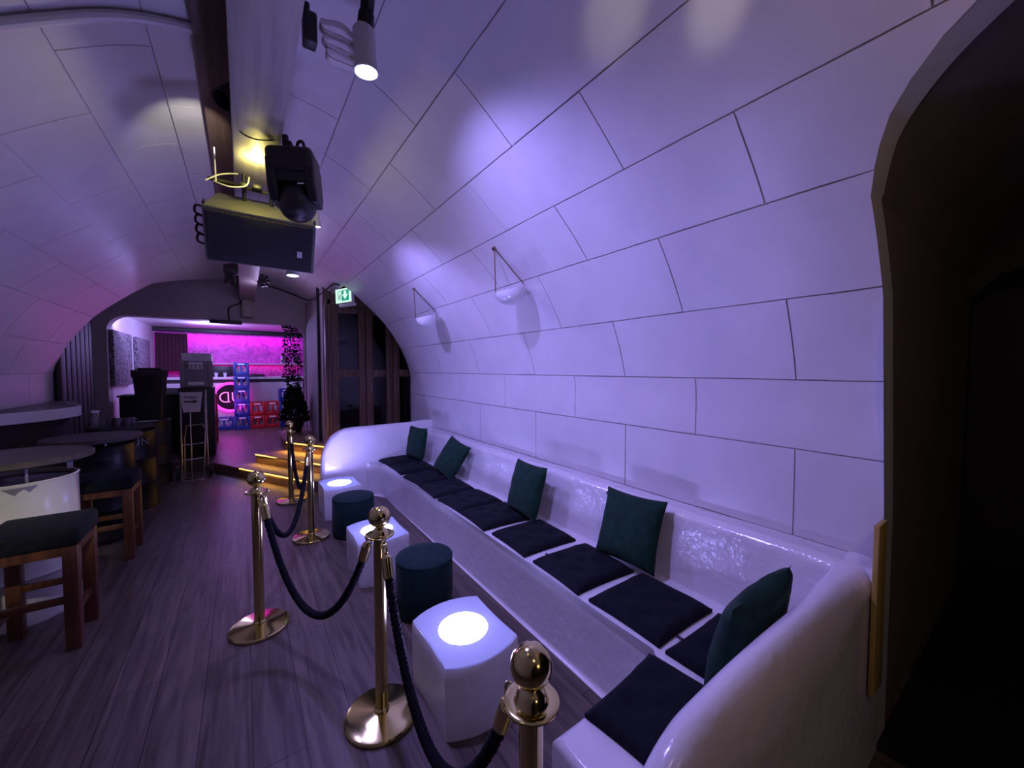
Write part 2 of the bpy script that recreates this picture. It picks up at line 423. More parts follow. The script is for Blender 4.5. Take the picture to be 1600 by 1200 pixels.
# bar room shell
mb = MB(); mb.box((-1.80, 10.95, 1.4), (.09, 4.1, 2.6)); struct(mb.build('wall_bar_left', 'plaster'))
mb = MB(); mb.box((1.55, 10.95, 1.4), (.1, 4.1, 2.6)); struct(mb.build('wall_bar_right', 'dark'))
mb = MB(); mb.prism([(8.90, 2.47), (9.2, 2.56), (12.5, 2.63), (12.5, 2.70), (8.9, 2.70)], -1.85, 1.6, 'x'); struct(mb.build('ceiling_bar', 'plaster'))
mb = MB(); mb.box((-.2, 13.0, 1.4), (3.5, .1, 2.6)); struct(mb.build('wall_bar_back', 'mural'))
mb = MB(); mb.box((-.15, 12.46, 2.585), (3.4, .08, .13), .02); o = mb.build('trim_2', 'black'); struct(o)
# floor-level baseboard of the left wall is not visible; wooden panelling in the left bay
mb = MB()
for i in range(7): mb.box((-1.90, 7.30 + i * .19, 1.3), (.05, .15 if i % 2 else .17, 2.5), .012)
M['panel_wood'] = wood('dark_panelling', (.025, .016, .016), (.05, .035, .035), (20, 20, 2), .6)
tag(mb.build('wood_panelling', 'panel_wood'), 'dark brown vertical wood panelling in the recess at far left', 'panelling')

# ---------------------------------------------------------------- beam and ceiling board
mb = MB(); mb.box((.09, 3.05, 3.02), (.222, 11.2, .34), .008)
mb.box((.09, 8.55, 2.70), (.16, .2, .3), .01)
struct(mb.build('beam', 'beam'))
mb = MB(); mb.box((.02, 3.05, 3.19), (.35, 11.2, .05)); struct(mb.build('trim_3', 'beam_dark'))
# white conduit across the left ceiling
pts = []
for k in range(9, 0, -1):
    r = prof_rows(k, -1, 4)[::-1]
    for q in r[:-1]:
        d = V((q.x - XC, 0, q.z - 1.3)).normalized(); pts.append((q.x - d.x * .024, 2.40, q.z - d.z * .024))
pts = [p for p in pts if p[0] < -.05]
mb = MB(); mb.tube(pts, .022, 10); tag(mb.build('conduit', 'white_metal'), 'white pipe running across the left ceiling from the beam', 'pipe')

# ---------------------------------------------------------------- plaster bench
bench = thing('bench', 'long white plaster bench built along the right wall with rounded arms', 'bench', (1.42, 2.7, 0))
bo = V((1.42, 2.7, 0))
def wob(mb, amp=.006, sc=2.5):
    for v in mb.bm.verts:
        d = noise.noise_vector(v.co * sc) * amp
        if v.co.z > .02: v.co += d
def shift(mb):
    bmesh.ops.translate(mb.bm, vec=-bo, verts=mb.bm.verts); return mb
def subdiv_long(mb, cuts=14):
    es = [e for e in mb.bm.edges if (e.verts[0].co - e.verts[1].co).length > .8]
    if es: bmesh.ops.subdivide_edges(mb.bm, edges=es, cuts=cuts, use_grid_fill=True)
mb = MB()
out = [(.79, .44), (.79, .90), (1.36, .90)] + arc(1.36, .96, .06, -90, 0, 4) + [(1.42, 4.75)] + arc(1.22, 4.8, .20, 0, 80, 5) + [(1.2, 5.08), (2.145, 5.08), (2.145, .44)]
mb.prism(out, 0, .42, 'z', .028, 4); subdiv_long(mb); wob(mb); shift(mb).build('seat', 'gloss_plaster', bench, 40)
mb = MB(); pr = [(1.94, .40), (1.955, .5), (1.975, .60), (1.995, .70)] + arc(2.05, .745, .055, 172, 80, 6) + [(2.148, .80), (2.148, .40)]
mb.prism(pr, .40, 5.06, 'y'); subdiv_long(mb); wob(mb, .008); shift(mb).build('backrest', 'bench_back', bench, 50)
def arm(o, y_in, y_out, a_in, r_in, r_out):
    mb = MB(); bm = mb.bm; n = len(o); yp = y_in + (a_in if y_out > y_in else -a_in)
    cs = []
    for i in range(7): f = radians(90 * i / 6); cs.append((y_in + (yp - y_in) * (1 - cos(f)), r_in * (1 - sin(f))))
    for i in range(1, 9): f = radians(90 * i / 8); cs.append((yp + (y_out - yp) * sin(f), r_out * (1 - cos(f))))
    R = []
    for y, dp in cs:
        row = []
        for i, (x, z) in enumerate(o):
            p0 = o[max(i - 1, 0)]; p1 = o[min(i + 1, n - 1)]; t = V((p1[0] - p0[0], 0, p1[1] - p0[1])).normalized(); nn = V((t.z, 0, -t.x))
            if i == 0: nn = V((1, 0, 0))
            if i == n - 1: nn = V((0, 0, -1))
            q = V((x, y, z)) + nn * dp * (1 - .8 * min(1, max(0, (x - 1.55) / .5)))
            row.append(bm.verts.new((min(q.x, 2.148), q.y, max(q.z, 0))))
        R.append(row)
    for ra, rb in zip(R[:-1], R[1:]):
        for i in range(n - 1): bm.faces.new((ra[i], ra[i + 1], rb[i + 1], rb[i]))
    for row in (R[0], R[-1]):
        c = bm.verts.new((2.148, row[0].co.y, 0)); bm.faces.new(row + [c])
    wob(mb, .005); shift(mb).build('armrest', 'gloss_plaster', bench, 60)
def smooth_path(pts, n=5): return [(q.x, q.z) for q in spline([(x, 0, z) for x, z in pts], n)]
arm(smooth_path([(.74, 0), (.735, .2), (.735, .45), (.76, .62), (.84, .77), (.96, .855), (1.1, .88), (1.4, .882), (1.8, .885), (2.0, .90), (2.148, .90)]), 5.0, 5.14, .05, .05, .07)
# near arm: rolled top, wide and soft on the side facing the viewer
arm(smooth_path([(.56, 0), (.55, .2), (.552, .42), (.58, .57), (.66, .71), (.79, .785), (.95, .80), (1.3, .808), (1.7, .80), (2.0, .80), (2.148, .81)]), .515, .395, .05, .06, .20)

# ---------------------------------------------------------------- seat cushions
def cushion_mesh(n=22, a=.215, h=.052, tuft=True):
    mb = MB(); bm = mb.bm; top = []; bot = []
    for i in range(n + 1):
        rt = []; rb = []
        for j in range(n + 1):
            u = 2 * i / n - 1; v = 2 * j / n - 1
            ed = (1 - abs(u) ** 5) * (1 - abs(v) ** 5)
            k = 1 - .035 * (1 - v * v) * abs(u) ** 3; k2 = 1 - .035 * (1 - u * u) * abs(v) ** 3
            z = h * (.32 + .68 * ed ** .5)
            if tuft:
                for tx in (-.42, .42):
                    for ty in (-.42, .42):
                        d2 = ((u - tx) ** 2 + (v - ty) ** 2) / .045
                        z -= .021 * math.exp(-d2)
            if tuft: z -= .018 * math.exp(-(u * u + v * v) / .04)
            z += .004 * noise.noise(V((u * 3, v * 3, 3)))
            x, y = u * a * k, v * a * k2
            rt.append(bm.verts.new((x, y, z))); rb.append(bm.verts.new((x, y, .002)))
        top.append(rt); bot.append(rb)
    for i in range(n):
        for j in range(n):
            bm.faces.new((top[i][j], top[i + 1][j], top[i + 1][j + 1], top[i][j + 1])); bm.faces.new((bot[i][j], bot[i][j + 1], bot[i + 1][j + 1], bot[i + 1][j]))
    for i in range(n):
        for (A, B) in (((i, 0), (i + 1, 0)), ((i, n), (i + 1, n)), ((0, i), (0, i + 1)), ((n, i), (n, i + 1))):
            bm.faces.new((top[A[0]][A[1]], top[B[0]][B[1]], bot[B[0]][B[1]], bot[A[0]][A[1]]))
    return mb
GC = 'black seat cushions on the bench'
cu0 = thing('seat_cushion', 'black seat cushion at the far end of the bench beside the far arm', 'cushion', (1.625, 4.79, .42), radians(3), GC)
cushion_mesh().build('pad', 'cushion', cu0, 70)
cu0.scale = (1, .94, 1)
mb = MB(); mb.box((-.10, .222, .02), (.018, .03, .003), .0005); mb.build('care_tag', 'black', cu0)
cl = [
    ((1.63, 4.37, .421), -2, 'black seat cushion second from the far arm, left of the leaning green pillow'),
    ((1.625, 3.88, .421), 4, 'black seat cushion under the green pillow that leans over sideways'),
    ((1.62, 3.42, .421), -3, 'black seat cushion just nearer than the sideways leaning green pillow'),
    ((1.63, 2.985, .421), 3, 'black seat cushion in the middle of the bench, left of the upright middle pillow'),
    ((1.63, 2.56, .421), -3, 'black seat cushion whose corner touches the upright middle green pillow'),
    ((1.635, 2.08, .421), -2, 'black seat cushion between the middle pillow and the largest pillow'),
    ((1.625, 1.595, .421), -3, 'black seat cushion with its far corner behind the largest green pillow'),
    ((1.625, 1.135, .421), 0, 'flat black seat cushion in front and right of the largest green pillow'),
    ((1.62, .70, .421), 0, 'black tufted seat cushion in the near corner under the nearest pillow'),
    ((1.15, .725, .421), 6, 'largest looking charcoal tufted cushion on the short near leg of the bench')]
for i, (p, a, lb) in enumerate(cl): dup(cu0, p, radians(a), lb, scale=(1.0, .94, 1) if i != 9 else (.98, .86, 1), skip=() if i in (6, 8) else ('care_tag',))

# ---------------------------------------------------------------- pillows
def pillow_mesh(n=22, w=.215, t=.075):
    mb = MB(); bm = mb.bm; F = []; B = []
    for i in range(n + 1):
        a = []; b = []
        for j in range(n + 1):
            u = 2 * i / n - 1; v = 2 * j / n - 1
            e = max(0, (1 - u * u) * (1 - v * v)) ** .42
            k = 1 - .07 * (1 - v * v); k2 = 1 - .07 * (1 - u * u)
            x = u * w * k; z = w + v * w * k2
            y = t * e + .004 * noise.noise(V((u * 3, v * 3, 1)))
            a.append(bm.verts.new((x, -y, z)))
            b.append(a[-1] if i in (0, n) or j in (0, n) else bm.verts.new((x, y, z)))
        F.append(a); B.append(b)
    for i in range(n):
        for j in range(n):
            bm.faces.new((F[i][j], F[i + 1][j], F[i + 1][j + 1], F[i][j + 1])); bm.faces.new((B[i][j], B[i][j + 1], B[i + 1][j + 1], B[i + 1][j]))
    return mb
GP = 'green velvet pillows on the bench'
def eul(rz, lean, roll=0): return (Matrix.Rotation(radians(rz), 3, 'Z') @ Matrix.Rotation(radians(lean), 3, 'X') @ Matrix.Rotation(radians(roll), 3, 'Y')).to_euler()
pl0 = thing('pillow', 'largest looking dark green velvet pillow, facing the room, fourth along the bench', 'pillow', (1.80, 1.44, .462), 0, GP, eul(-84, -20))
pl0.scale = (.93, .95, .95)
pillow_mesh().build('cover', 'pillow', pl0, 70)
mb = MB(); mb.box((-.208, -.002, .385), (.02, .003, .018)); mb.build('care_tag', 'black', pl0)
for p, r, lb in [
    ((1.76, 2.40, .462), eul(-92, -16), 'dark green velvet pillow standing narrow and upright in the middle of the bench'),
    ((1.72, 3.78, .47), eul(-78, -30, 14), 'dark green pillow tilted over sideways, second from the far arm'),
    ((1.76, 4.68, .462), eul(-80, -10), 'small looking dark green pillow upright in the far corner of the bench'),
    ((1.50, .672, .465), eul(178, -16, 6), 'dark green pillow leaning against the near arm, seen from behind the arm')]:
    dup(pl0, p, None, lb, None, r)

# ---------------------------------------------------------------- glowing cube tables
LED_IN = []
def cube_table(loc, label):
    t = thing('light_table', label, 'table', loc, 0, 'glowing white tables')
    def outline(s=1., z=0):
        w, d, b = .19 * s, .195 * s, .055
        o = []
        for i in range(9): o.append((-w + 2 * w * i / 8, -d - b * (1 - (2 * i / 8 - 1) ** 2)))
        for i in range(1, 8): o.append((w - .008 * (1 - (2 * i / 8 - 1) ** 2), -d + 2 * d * i / 8))
        for i in range(9): o.append((w - 2 * w * i / 8, d + b * (1 - (2 * i / 8 - 1) ** 2)))
        for i in range(1, 8): o.append((-w + .008 * (1 - (2 * i / 8 - 1) ** 2), d - 2 * d * i / 8))
        return o
    mb = MB(); bm = mb.bm; R = []
    for z, s in ((0, .965), (.012, .975), (.06, .985), (.17, 1.), (.27, 1.), (.318, .995), (.322, .985)):
        R.append([bm.verts.new((x + .004 * noise.noise(V((x * 6, y * 6, z * 6))), y + .004 * noise.noise(V((y * 6, x * 6, z * 6 + 4))), z)) for x, y in outline(s)])
    for a, b in zip(R[:-1], R[1:]):
        for i in range(len(a)): bm.faces.new((a[i], a[(i + 1) % len(a)], b[(i + 1) % len(a)], b[i]))
    bm.faces.new(R[0][::-1]); mb.build('body', 'cube', t, 40)
    mb = MB(); mb.prism(outline(.985), .322, .328, 'z', .002, 2); mb.build('top_panel', 'opal', t, 40)
    mb = MB(); mb.lathe([(0, .3305), (.114, .3305), (.120, .3285), (0, .3285)], 48); mb.build('led_disc', 'led_top', t, 60)
    LED_IN.append((loc[0], loc[1], .25))
    return t
cube_table((.862, 1.65, 0), 'nearest white glowing table, behind the front brass post')
cube_table((.845, 3.08, 0), 'middle white glowing table, left of the second dark green pouf')
cube_table((.86, 4.60, 0), 'farthest white glowing table, beside the far arm of the bench')
# ---------------------------------------------------------------- poufs
def pouf(loc, r, label):
    t = thing('pouf', label, 'pouf', loc, 0, 'round dark green poufs')
    mb = MB(); mb.lathe([(0, .005), (r - .012, .005), (r, .02), (r + .002, .18), (r, .345), (r - .003, .352)], 48); mb.build('side', 'pouf', t, 50)
    mb = MB(); mb.lathe([(r - .002, .352), (r + .002, .357), (r - .003, .364), (r - .02, .370), (r * .6, .378), (0, .38)], 48); mb.build('seat', 'pouf', t, 60)
    return t
pouf((.965, 2.40, 0), .185, 'round dark green pouf between the nearest and the middle glowing table')
pouf((.857, 3.93, 0), .19, 'round dark green pouf between the middle and the farthest glowing table')

# ---------------------------------------------------------------- stanchions
GS = 'brass rope posts'
st0 = thing('stanchion', 'nearest brass rope post, cut off by the bottom edge', 'rope post', (.518, .664, 0), 0, GS)
mb = MB(); mb.lathe([(0, 0), (.158, 0), (.162, .006), (.162, .016), (.157, .021), (.14, .024), (.05, .030), (.036, .034), (0, .034)], 56); mb.build('base', 'brass', st0, 30)
mb = MB(); mb.lathe([(.034, .034), (.034, .045), (.0275, .05), (.0275, .825), (.031, .828), (.031, .842), (0, .842)], 32); mb.build('pole', 'brass', st0, 30)
mb = MB(); mb.lathe([(.026, .836), (.033, .840), (.058, .845), (.064, .849), (.064, .853), (.059, .856), (.040, .854), (.036, .860), (.034, .868), (.026, .878), (.016, .885), (.013, .890)], 40); mb.build('collar', 'brass', st0, 40)
mb = MB(); prof = [(.012, .884)] + [(.048 * cos(radians(a)), .933 + .048 * sin(radians(a))) for a in range(-72, 91, 9)]; prof[-1] = (0, .981)
mb.lathe(prof, 40); mb.build('ball', 'brass', st0, 60)
SP = [V((.518, .664, 0)), V((.492, 1.75, 0)), V((.051, 2.80, 0)), V((.50, 4.04, 0)), V((.447, 5.32, 0))]
for p, lb in zip(SP[1:], ['tall brass rope post in the centre, in front of the middle glowing table', 'leftmost brass rope post standing alone on the open floor',
                          'brass rope post beside the farthest glowing table and the farther pouf', 'farthest brass rope post, next to the lit steps']):
    dup(st0, p, None, lb)
def rope(a, b, sag, label):
    d = (b - a); d.z = 0; L = d.length; u = d / L
    za = .835; p0 = a + u * .066 + V((0, 0, za)); p1 = b - u * .066 + V((0, 0, za))
    t = thing('rope', label, 'rope', p0, 0, 'dark barrier ropes')
    def P(s):
        q = p0.lerp(p1, s) - p0; q.z -= sag * (1 - (2 * s - 1) ** 2) ** .92; return q
    N = 170; mb = MB()
    s0, s1 = .045, .955
    base = [P(s0 + (s1 - s0) * i / N) for i in range(N + 1)]
    for st in range(3):
        pts = []; ph = 2 * pi * st / 3; acc = 0
        for i, p in enumerate(base):
            tg = (base[min(i + 1, N)] - base[max(i - 1, 0)]).normalized()
            e1 = tg.cross(V((-u.y, u.x, 0))).normalized(); e2 = tg.cross(e1)
            if i: acc += (p - base[i - 1]).length
            an = ph + acc * 2 * pi / .052
            pts.append(p + .0105 * (cos(an) * e1 + sin(an) * e2))
        mb.tube(pts, .0100, 6)
    mb.build('cord', 'rope', t, 70)
    for e, f in ((0, .055), (1, .945)):
        q0 = P(e); q1 = P(f); dr = (q1 - q0)
        k0 = q0 + dr * .30
        mb = MB(); mb.cyl(k0, k0 + dr * .12, .010, .021, 20); mb.cyl(k0 + dr * .12, q1, .0225, .0225, 20); cap = mb.build('end_cap', 'brass', t, 40)
        mb = MB(); n = dr.normalized(); sd = V((-u.y, u.x, 0)); c = q0 + dr * .15; r = dr.length * .17
        mb.tube([c + r * (cos(2 * pi * i / 16) * n + sin(2 * pi * i / 16) * n.cross(sd)) for i in range(16)], .0045, 8, True); mb.build('hook', 'brass', cap, 60)
rope(SP[0], SP[1], .56, 'nearest dark rope, dipping below the bottom edge in front of the nearest glowing table')
rope(SP[1], SP[2], .545, 'dark rope hanging between the centre post and the leftmost post')
rope(SP[2], SP[3], .50, 'dark rope from the leftmost post to the post beside the pouf')
rope(SP[3], SP[4], .50, 'farthest dark rope, in front of the lit steps')

# ---------------------------------------------------------------- wall sconces
sc0 = thing('wall_lamp', 'nearer half-bowl wall lamp hanging from a brass triangle', 'wall lamp', (1.66, 2.40, 2.20), 0, 'half-bowl wall lamps on the vault')
mb = MB(); pr = [(.118 * cos(radians(a)), .118 * sin(radians(a))) for a in range(-90, 1, 9)]; pr[0] = (0, -.118)
pr += [(.112, 0)] + [(.112 * cos(radians(a)), .112 * sin(radians(a))) for a in range(-9, -90, -9)] + [(0, -.112)]
mb.lathe(pr, 40, R=Matrix.Rotation(radians(-15), 3, 'Y')); mb.build('bowl', 'globe', sc0, 60)
mb = MB(); top = V((-.125, .02, .29)); mb.tube([top, V((-.10, .04, -.03))], .0045, 8); mb.tube([top, V((.110, -.03, .05))], .0045, 8); mb.build('wire_frame', 'gold_wire', sc0)
mb = MB(); mb.cyl(top + V((-.012, 0, -.008)), top + V((.02, 0, .012)), .012); mb.build('wall_mount', 'gold_wire', sc0)
mb = MB(); mb.cyl((.11, -.02, .0), (.16, -.02, -.01), .03); mb.build('socket', 'white_metal', sc0)
dup(sc0, (1.67, 4.05, 2.185), 0, 'farther half-bowl wall lamp, smaller, near the far end of the vault')

# ---------------------------------------------------------------- spotlights
def can_light(loc, aim, label, lens='lens', size=1., strap=False, ax=None):
    t = thing('spotlight', label, 'spotlight', loc, 0, 'ceiling spotlights')
    d = (V(aim) - V(loc)).normalized(); R = d.to_track_quat('Z', 'Y').to_matrix()
    s = size
    mb = MB(); mb.lathe([(0, -.10 * s), (.030 * s, -.10 * s), (.046 * s, -.08 * s), (.048 * s, .075 * s), (.054 * s, .08 * s), (.054 * s, .09 * s), (.047 * s, .09 * s), (.046 * s, .06 * s), (0, .05 * s)], 36, R=R); mb.build('can', 'white_metal', t, 40)
    mb = MB(); mb.lathe([(0, .079 * s), (.044 * s, .079 * s), (.0445 * s, .076 * s), (0, .076 * s)], 32, R=R); mb.build('lens', lens, t, 40)
    if strap:
        mb = MB()
        for zz, w, dy in ((.075, .175, .02), (.03, .165, .03), (-.015, .150, .04)):
            p = [V((-.03, dy + .02, zz - .015)), V((-.09, dy, zz)), V((-w + .02, dy - .01, zz - .025)), V((-w, dy - .015, zz - .035)), V((-w, dy - .02, zz - .065)), V((-w + .02, dy - .02, zz - .075)), V((-.09, dy, zz - .06)), V((-.03, dy + .01, zz - .05))]
            q = spline(p, 6); bm = mb.bm; prev = None
            for i, a in enumerate(q):
                tg = (q[min(i + 1, len(q) - 1)] - q[max(i - 1, 0)]).normalized(); nn = tg.cross(V((0, 1, 0))).normalized()
                r = [bm.verts.new(a + V((0, -.016, 0))), bm.verts.new(a + V((0, .016, 0))), bm.verts.new(a + V((0, .016, 0)) + nn * .004), bm.verts.new(a + V((0, -.016, 0)) + nn * .004)]
                if prev:
                    for k in range(4): bm.faces.new((prev[k], prev[(k + 1) % 4], r[(k + 1) % 4], r[k]))
                prev = r
        mb.build('strap', 'white_metal', t, 40)
        mb = MB(); mb.box((-.215, -.0, -.02), (.05, .06, .12), .008); mb.cyl((-.225, -.0, .03), (-.225, -.0, .08), .012); mb.build('clamp', 'black', t)
        mb = MB(); mb.tube(spline([(0, 0, .08), (0, -.04, .14), (-.01, -.12, .18), (-.03, -.28, .21)], 5), [.034] * 5 + [.028] * 11, 10); mb.build('mount_arm', 'black_gloss', t)
    return t
can_light((.465, 1.78, 2.985), (.52, 1.80, 2.0), 'bright white spotlight with folded strap arms beside the beam, nearest the viewer', 'lens', 1.0, True)
can_light((.33, 3.42, 2.40), (.33, 3.38, 1.5), 'lit spotlight below the loudspeaker, seen under its lower edge', 'lens2', .9)
can_light((.50, 3.45, 2.80), (.60, 3.5, 2.0), 'small lit spotlight peeking out right of the loudspeaker', 'lens2', .7)

# ---------------------------------------------------------------- loudspeaker
spk = thing('loudspeaker', 'black loudspeaker hung sideways under the beam', 'loudspeaker', (.13, 3.13, 2.515), 0, None, eul(-3, 34, 1))
W, Hh, D = .60, .34, .34
mb = MB(); tr = [(-W / 2, -D / 2), (W / 2, -D / 2), (W / 2 - .05, D / 2), (-W / 2 + .05, D / 2)]
mb.prism(tr, -Hh / 2, Hh / 2, 'z', .012, 3); mb.build('cabinet', 'cabinet', spk, 40)
mb = MB(); mb.box((0, -D / 2 - .006, -.005), (W - .03, .014, Hh - .035), .006)
mb.build('grille', 'grille', spk)
mb = MB(); mb.box((.21, -D / 2 - .0145, -.04), (.028, .003, .04)); lg = mb.build('badge', 'logo', spk)
text_mesh('badge_lettering', 'LD', .022, 'ink', lg, (.21, -D / 2 - .0168, -.04), (radians(90), radians(-90), 0), .0005)
for sx in (-1, 1):
    mb = MB(); mb.box((sx * (W / 2 + .006), 0, 0), (.012, .05, .30)); mb.build('bracket', 'black', spk)
for x in (-.1, .05):
    mb = MB(); mb.cyl((x, .08, Hh / 2 - .01), (x, .13, Hh / 2 + .19), .012); mb.build('hanging_rod', 'black', spk)
mb = MB()
for i in range(4):
    z = .1 - .06 * i; mb.tube(spline([(-W / 2 - .01, .02, z), (-W / 2 - .045, 0, z + .01), (-W / 2 - .05, -.01, z - .03), (-W / 2 - .01, .0, z - .05)], 5), .007, 6)
mb.build('cable_loops', 'black', spk)
# cables and ties above the speaker
mb = MB(); mb.tube(spline([(-.16, 2.97, 2.73), (-.10, 3.0, 2.79), (-.05, 3.02, 2.82), (.0, 3.0, 2.825)], 6), .004, 6)
mb.tube(spline([(-.12, 2.98, 2.74), (-.04, 2.96, 2.72), (.04, 2.97, 2.75), (.06, 3.0, 2.82)], 6), .004, 6); mb.tube([(-.11, 3.0, 2.75), (-.115, 3.02, 2.96)], .004, 6)
tag(mb.build('white_cable', 'white'), 'thin white cable looped over the top of the loudspeaker', 'cable')
mb = MB(); mb.tube(spline([(-.15, 3.03, 2.77), (-.05, 3.05, 2.78), (.05, 3.04, 2.765), (.16, 3.03, 2.755)], 6), .012, 8)
mb.box((.10, 3.0, 2.77), (.05, .03, .03), .005); mb.box((.03, 2.99, 2.76), (.04, .03, .025), .005)
tag(mb.build('cable_bundle', 'black'), 'bundle of black cables and plugs on top of the loudspeaker', 'cable')

# ---------------------------------------------------------------- moving head light
mh = thing('stage_light', 'black moving-head stage light hanging beside the beam in front of the loudspeaker', 'stage light', (.255, 2.5, 2.80), 0, None, (0, radians(-4), radians(-22)))
mb = MB(); mb.box((0, 0, -.06), (.235, .20, .13), .03, 4); mb.build('base', 'black', mh, 40)
mb = MB()
for sx in (-1, 1): mb.prism([(-.095, -.06), (.095, -.06), (.095, -.22), (.06, -.28), (-.06, -.28), (-.095, -.22)], sx * .095 - .024, sx * .095 + .024, 'x', .012, 3)
mb.box((0, 0, -.15), (.20, .16, .06), .01); mb.build('yoke', 'black', mh, 40)
mb = MB(); R = Matrix.Rotation(radians(172), 3, 'X')
mb.lathe([(0, -.10), (.05, -.09), (.082, -.055), (.097, 0), (.093, .04), (.076, .072), (.055, .09), (0, .092)], 36, (0, 0, -.265), R); hd = mb.build('head', 'black', mh, 40)
mb = MB(); mb.lathe([(0, .100), (.035, .097), (.050, .090)], 32, (0, 0, -.265), R); mb.build('lens', 'black_gloss', hd, 60)
mb = MB(); mb.box((-.02, .0, .03), (.05, .05, .07), .008); mb.cyl((-.03, .0, .02), (-.03, 0, .10), .016); mb.tube(spline([(.02, 0, .0), (.03, 0, .06), (.055, 0, .07), (.07, 0, .0)], 5), .009, 8); mb.build('clamp', 'black', mh)
mb = MB(); mb.box((-.121, 0, -.05), (.006, .05, .016)); mb.build('amber_strip', 'amber', mh)  # glow strip added for the yellow light on the beam
mb = MB(); mb.box((.05, -.096, -.20), (.035, .004, .006)); mb.build('badge', 'logo', mh)
# thin safety cable under the beam
mb = MB(); mb.tube(spline([(-.03, 2.35, 2.93), (.0, 2.50, 2.86), (.08, 2.52, 2.835), (.2, 2.5, 2.86)], 6), .004, 6); tag(mb.build('safety_cable', 'black'), 'thin black safety cable slung under the beam by the stage light', 'cable')
# small black can lamp left of the beam
t = thing('ceiling_lamp', 'small black lamp tucked against the left side of the beam', 'lamp', (-.03, 2.46, 2.98), 0, None, (radians(-25), radians(30), 0))
mb = MB(); mb.lathe([(0, .09), (.03, .09), (.045, .06), (.052, -.05), (.046, -.05), (.040, .03), (0, .035)], 28); mb.build('shade', 'black', t, 40)
mb = MB(); mb.cyl((0, 0, .08), (.03, 0, .16), .012); mb.build('stem', 'black', t)

# far small fixtures under the beam
def small_fixture(loc, label, s=1.):
    t = thing('stage_light', label, 'stage light', loc)
    mb = MB(); mb.box((0, 0, 0), (.14 * s, .12 * s, .10 * s), .015); mb.build('housing', 'black', t)
    mb = MB(); mb.lathe([(0, 0), (.05 * s, 0), (.06 * s, .11 * s), (.045 * s, .115 * s), (0, .08 * s)], 20, (-.01, -.03, -.06 * s), Matrix.Rotation(radians(160), 3, 'X')); mb.build('barrel', 'black', t)
    mb = MB(); mb.cyl((.02, 0, .03), (.02, 0, .2 * s), .012); mb.build('hanger', 'black', t)
small_fixture((-.09, 5.6, 2.76), 'black stage light under the left of the beam, behind the loudspeaker')
t = thing('cable_reel', 'small black clustered fitting right of the beam near the end wall', 'fitting', (.27, 6.6, 2.87))
mb = MB()
for i in range(7):
    a = i * 2 * pi / 7; mb.box((.06 * cos(a), 0, .07 * sin(a)), (.045, .03, .045), .008, R=Matrix.Rotation(a, 3, 'Y'))
mb.box((0, 0, 0), (.06, .03, .08), .01); mb.cyl((0, 0, 0), (-.08, .0, .02), .012); mb.build('blocks', 'black', t)
# wall cables
mb = MB(); mb.tube(spline([(.0, 8.45, 2.98), (.0, 8.62, 2.86), (-.05, 8.64, 2.79), (-.17, 8.64, 2.72), (-.19, 8.64, 2.62), (-.18, 8.64, 2.47)], 6), .014, 8)
tag(mb.build('wall_cable', 'black'), 'black cable dropping down the end wall beside the beam', 'cable')
mb = MB(); mb.tube(spline([(.20, 8.62, 3.17), (.45, 8.5, 3.14), (.75, 8.3, 3.02), (.95, 8.0, 2.885), (1.02, 7.4, 2.80), (1.05, 6.6, 2.80), (1.10, 6.1, 2.83), (1.16, 5.95, 2.80)], 8), .013, 8)
tag(mb.build('sagging_cable', 'black'), 'black cable sagging from the beam across to the exit sign', 'cable')
mb = MB(); mb.box((-.23, 8.63, 2.445), (.47, .10, .06), .01); tag(mb.build('door_curtain_heater', 'black'), 'flat black box fixed under the top of the bar opening', 'box')

# ---------------------------------------------------------------- steps and landing
def step(out, z0, z1, label, edge):
    t = thing('step', label, 'step', (*out[0], z0), 0, 'lit wooden steps')
    o = V((*out[0], z0))
    mb = MB(); mb.prism([(x - o.x, y - o.y) for x, y in out], 0, z1 - z0, 'z'); mb.build('tread', 'step_wood', t)
    mb = MB(); a, b = V((*edge[0], z1 - .012)) - o, V((*edge[1], z1 - .012)) - o
    d = (b - a).normalized(); n = V((d.y, -d.x, 0)); n = -n if n.x > 0 else n
    mb.tube([a + n * .006, b + n * .006], .010, 6); mb.build('led_strip', 'gold_led', t)
step([(.138, 7.18), (.527, 6.44), (.873, 5.87), (1.02, 5.62), (1.02, 8.64), (.138, 8.64)][:4] + [(1.03, 5.65), (1.03, 7.6), (.40, 7.45)], H1, .28, 'middle wooden step edged with a golden light strip', ((.138, 7.18), (.873, 5.87)))
step([(.53, 7.25), (.993, 6.46), (1.035, 6.46), (1.035, 8.6), (.53, 8.6)], .282, .42, 'top wooden landing with a lit edge, below the glazed doors', ((.56, 7.2), (.993, 6.46)))
mb = MB(); mb.prism([(.53, 7.46), (1.035, 7.62), (1.035, 8.6), (.53, 8.6)], H1, .281, 'z'); tag(mb.build('landing_base', 'step_wood'), 'dark wooden base under the landing beside the pillar wall', 'landing base')
t = thing('step', 'lowest wooden step, the long edge of the raised bar floor', 'step', (-.4, 7.6, 0), 0, 'lit wooden steps')
mb = MB(); e = [V((-1.0, 8.02, 0)), V((-.4, 7.6, 0)), V((.123, 6.624, 0)), V((.723, 5.545, 0))]
for a, b in zip(e[:-1], e[1:]):
    d = (b - a); L = d.length; mid = (a + b) / 2; ang = math.atan2(d.y, d.x); R = Matrix.Rotation(ang, 3, 'Z'); n = V((-d.y, d.x, 0)).normalized(); n = -n if n.x > 0 else n
    mb.box(mid + n * .012 + V((.4, -7.6, .068)), (L, .02, .136), R=R)
mb.build('riser', 'step_wood', t)
a, b = V((-.05, 6.95, .128)), V((.723, 5.545, .128)); off = V((.4, -7.6, 0)); n = V((-.87, -.49, 0))
